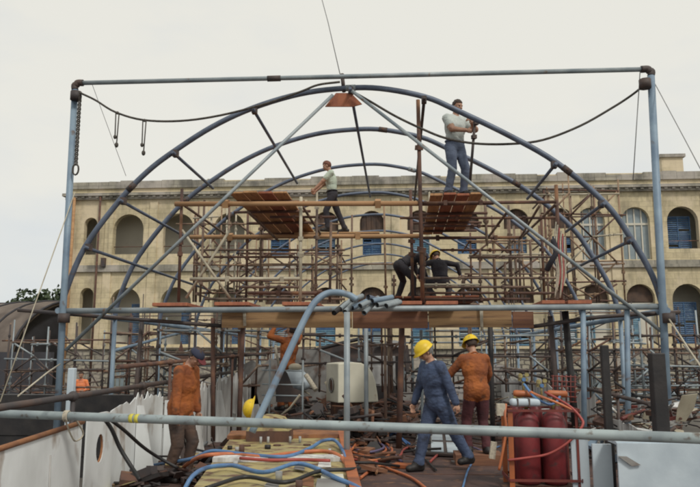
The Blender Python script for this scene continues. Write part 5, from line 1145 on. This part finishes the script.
# 4 yellow helmet, dark clothes, arms spread, crouched
person('crouching man in yellow hard hat and dark clothes on the middle level staging', at(441, 16.6, mz_ + .046), R(105), pel=(-.05, 0, .40), lean=R(22), head=(R(25), R(20)), hands=((.12, .50, .58), (.07, -.50, .58)), feet=((.08, .16, .08), (-.05, -.16, .08)), kh=((1, .5, .2), (1, -.5, .2)), eh=((-.5, .4, .2), (-.5, -.4, .2)),
       top=M_DKCLOTH, legs=M_DKCLOTH, hat='hard', hair=M_HAIRBR, bulk=1.2)
# 5 far worker raising his arms
zf = P(287, 325, 14.6).z - 1.74
person('worker in an orange boiler suit and dark hat raising both arms under the timber boards', at(288, 14.6, zf), R(130), lean=R(-6), side=R(4), head=(R(20), R(-12)), hands=((.20, .20, 1.66), (.18, -.16, 1.60)), eh=((.3, 1, 0), (.3, -1, 0)), top=M_ORANGE, legs=M_ORANGE, hat='woolly', hair=M_HAIRBR, bulk=1.2, belt=False)
mb = MB(); a = at(288, 14.6, 0); mb.boxmm((a[0] - .45, 14.2, 0.002), (a[0] + .45, 15.0, zf)); tag(mb.build('steel_crate', M_DKPIPE), 'dark steel crate under the worker with raised arms', 'crate')
# 6 blue man, walking left
person('grey-haired man in a navy boiler suit and yellow hard hat striding to the left', at(435, 10.3, 0), R(214), lean=R(8), head=(R(-12), R(24)), hands=((-.10, .34, .84), (.20, -.30, .82)), feet=((-.44, .14, .13), (.26, -.10, .08)), kh=((1, 0, 0), (1, 0, 0)), eh=((-.8, .5, 0), (-.8, -.5, 0)), top=M_NAVY, legs=M_NAVY, hat='hard', hair=M_HAIRGR, collar=M_TEE, curl=.7, scale=1.03, bulk=1.3, belt=False, footyaw=(4, -4))
# 7 orange jacket, back to the camera
zo = P(475, 334, 11).z - 1.78
person('man in an orange jacket, maroon trousers and yellow hard hat seen from behind', at(474, 11.0, max(zo, .02)), R(105), lean=R(8), side=R(0), head=(R(10), R(14)), hands=((.30, .48, .98), (.35, -.26, .98)), eh=((-.2, .9, -.3), (-.4, -.9, -.3)), feet=((.05, .14, .08), (-.06, -.12, .08)), top=M_ORANGE, legs=M_MAROON, hat='hard', hair=M_HAIRBR, bulk=1.22, jacket=True, belt=False)
if zo > .03:
    a = at(474, 11.0, 0); mb = MB(); mb.boxmm((a[0] - .35, 10.8, .002), (a[0] + .35, 11.35, zo)); tag(mb.build('timber_block', M_BOARDRED), 'low timber pad under the boots of the man in the orange jacket', 'block')
# 8 left orange man
person('man in a long orange jacket and navy cap looking down beside the left bulwark', at(184, 9.2, 0), R(-14), lean=R(10), head=(R(-10), R(34)), hands=((.14, .22, .84), (.10, -.26, .82)), top=M_ORANGE, legs=M_BROWNLEG, hat='cap', hair=M_HAIRBR, bulk=1.22, belt=False, jacket=True, feet=((.06, .1, .08), (-.1, -.1, .08)), eh=((-.8, .4, 0), (-.8, -.4, 0)))
# 10 distant person on the quay
person('distant person in an orange hi-vis jacket standing on the quay beside the white post', at(86, 24.5, GZ), R(-80), head=(0, R(15)), hands=((.25, .16, 1.1), (.25, -.16, 1.1)), top=M_VEST, legs=M_BROWNCLOTH, hair=M_HAIRBR)
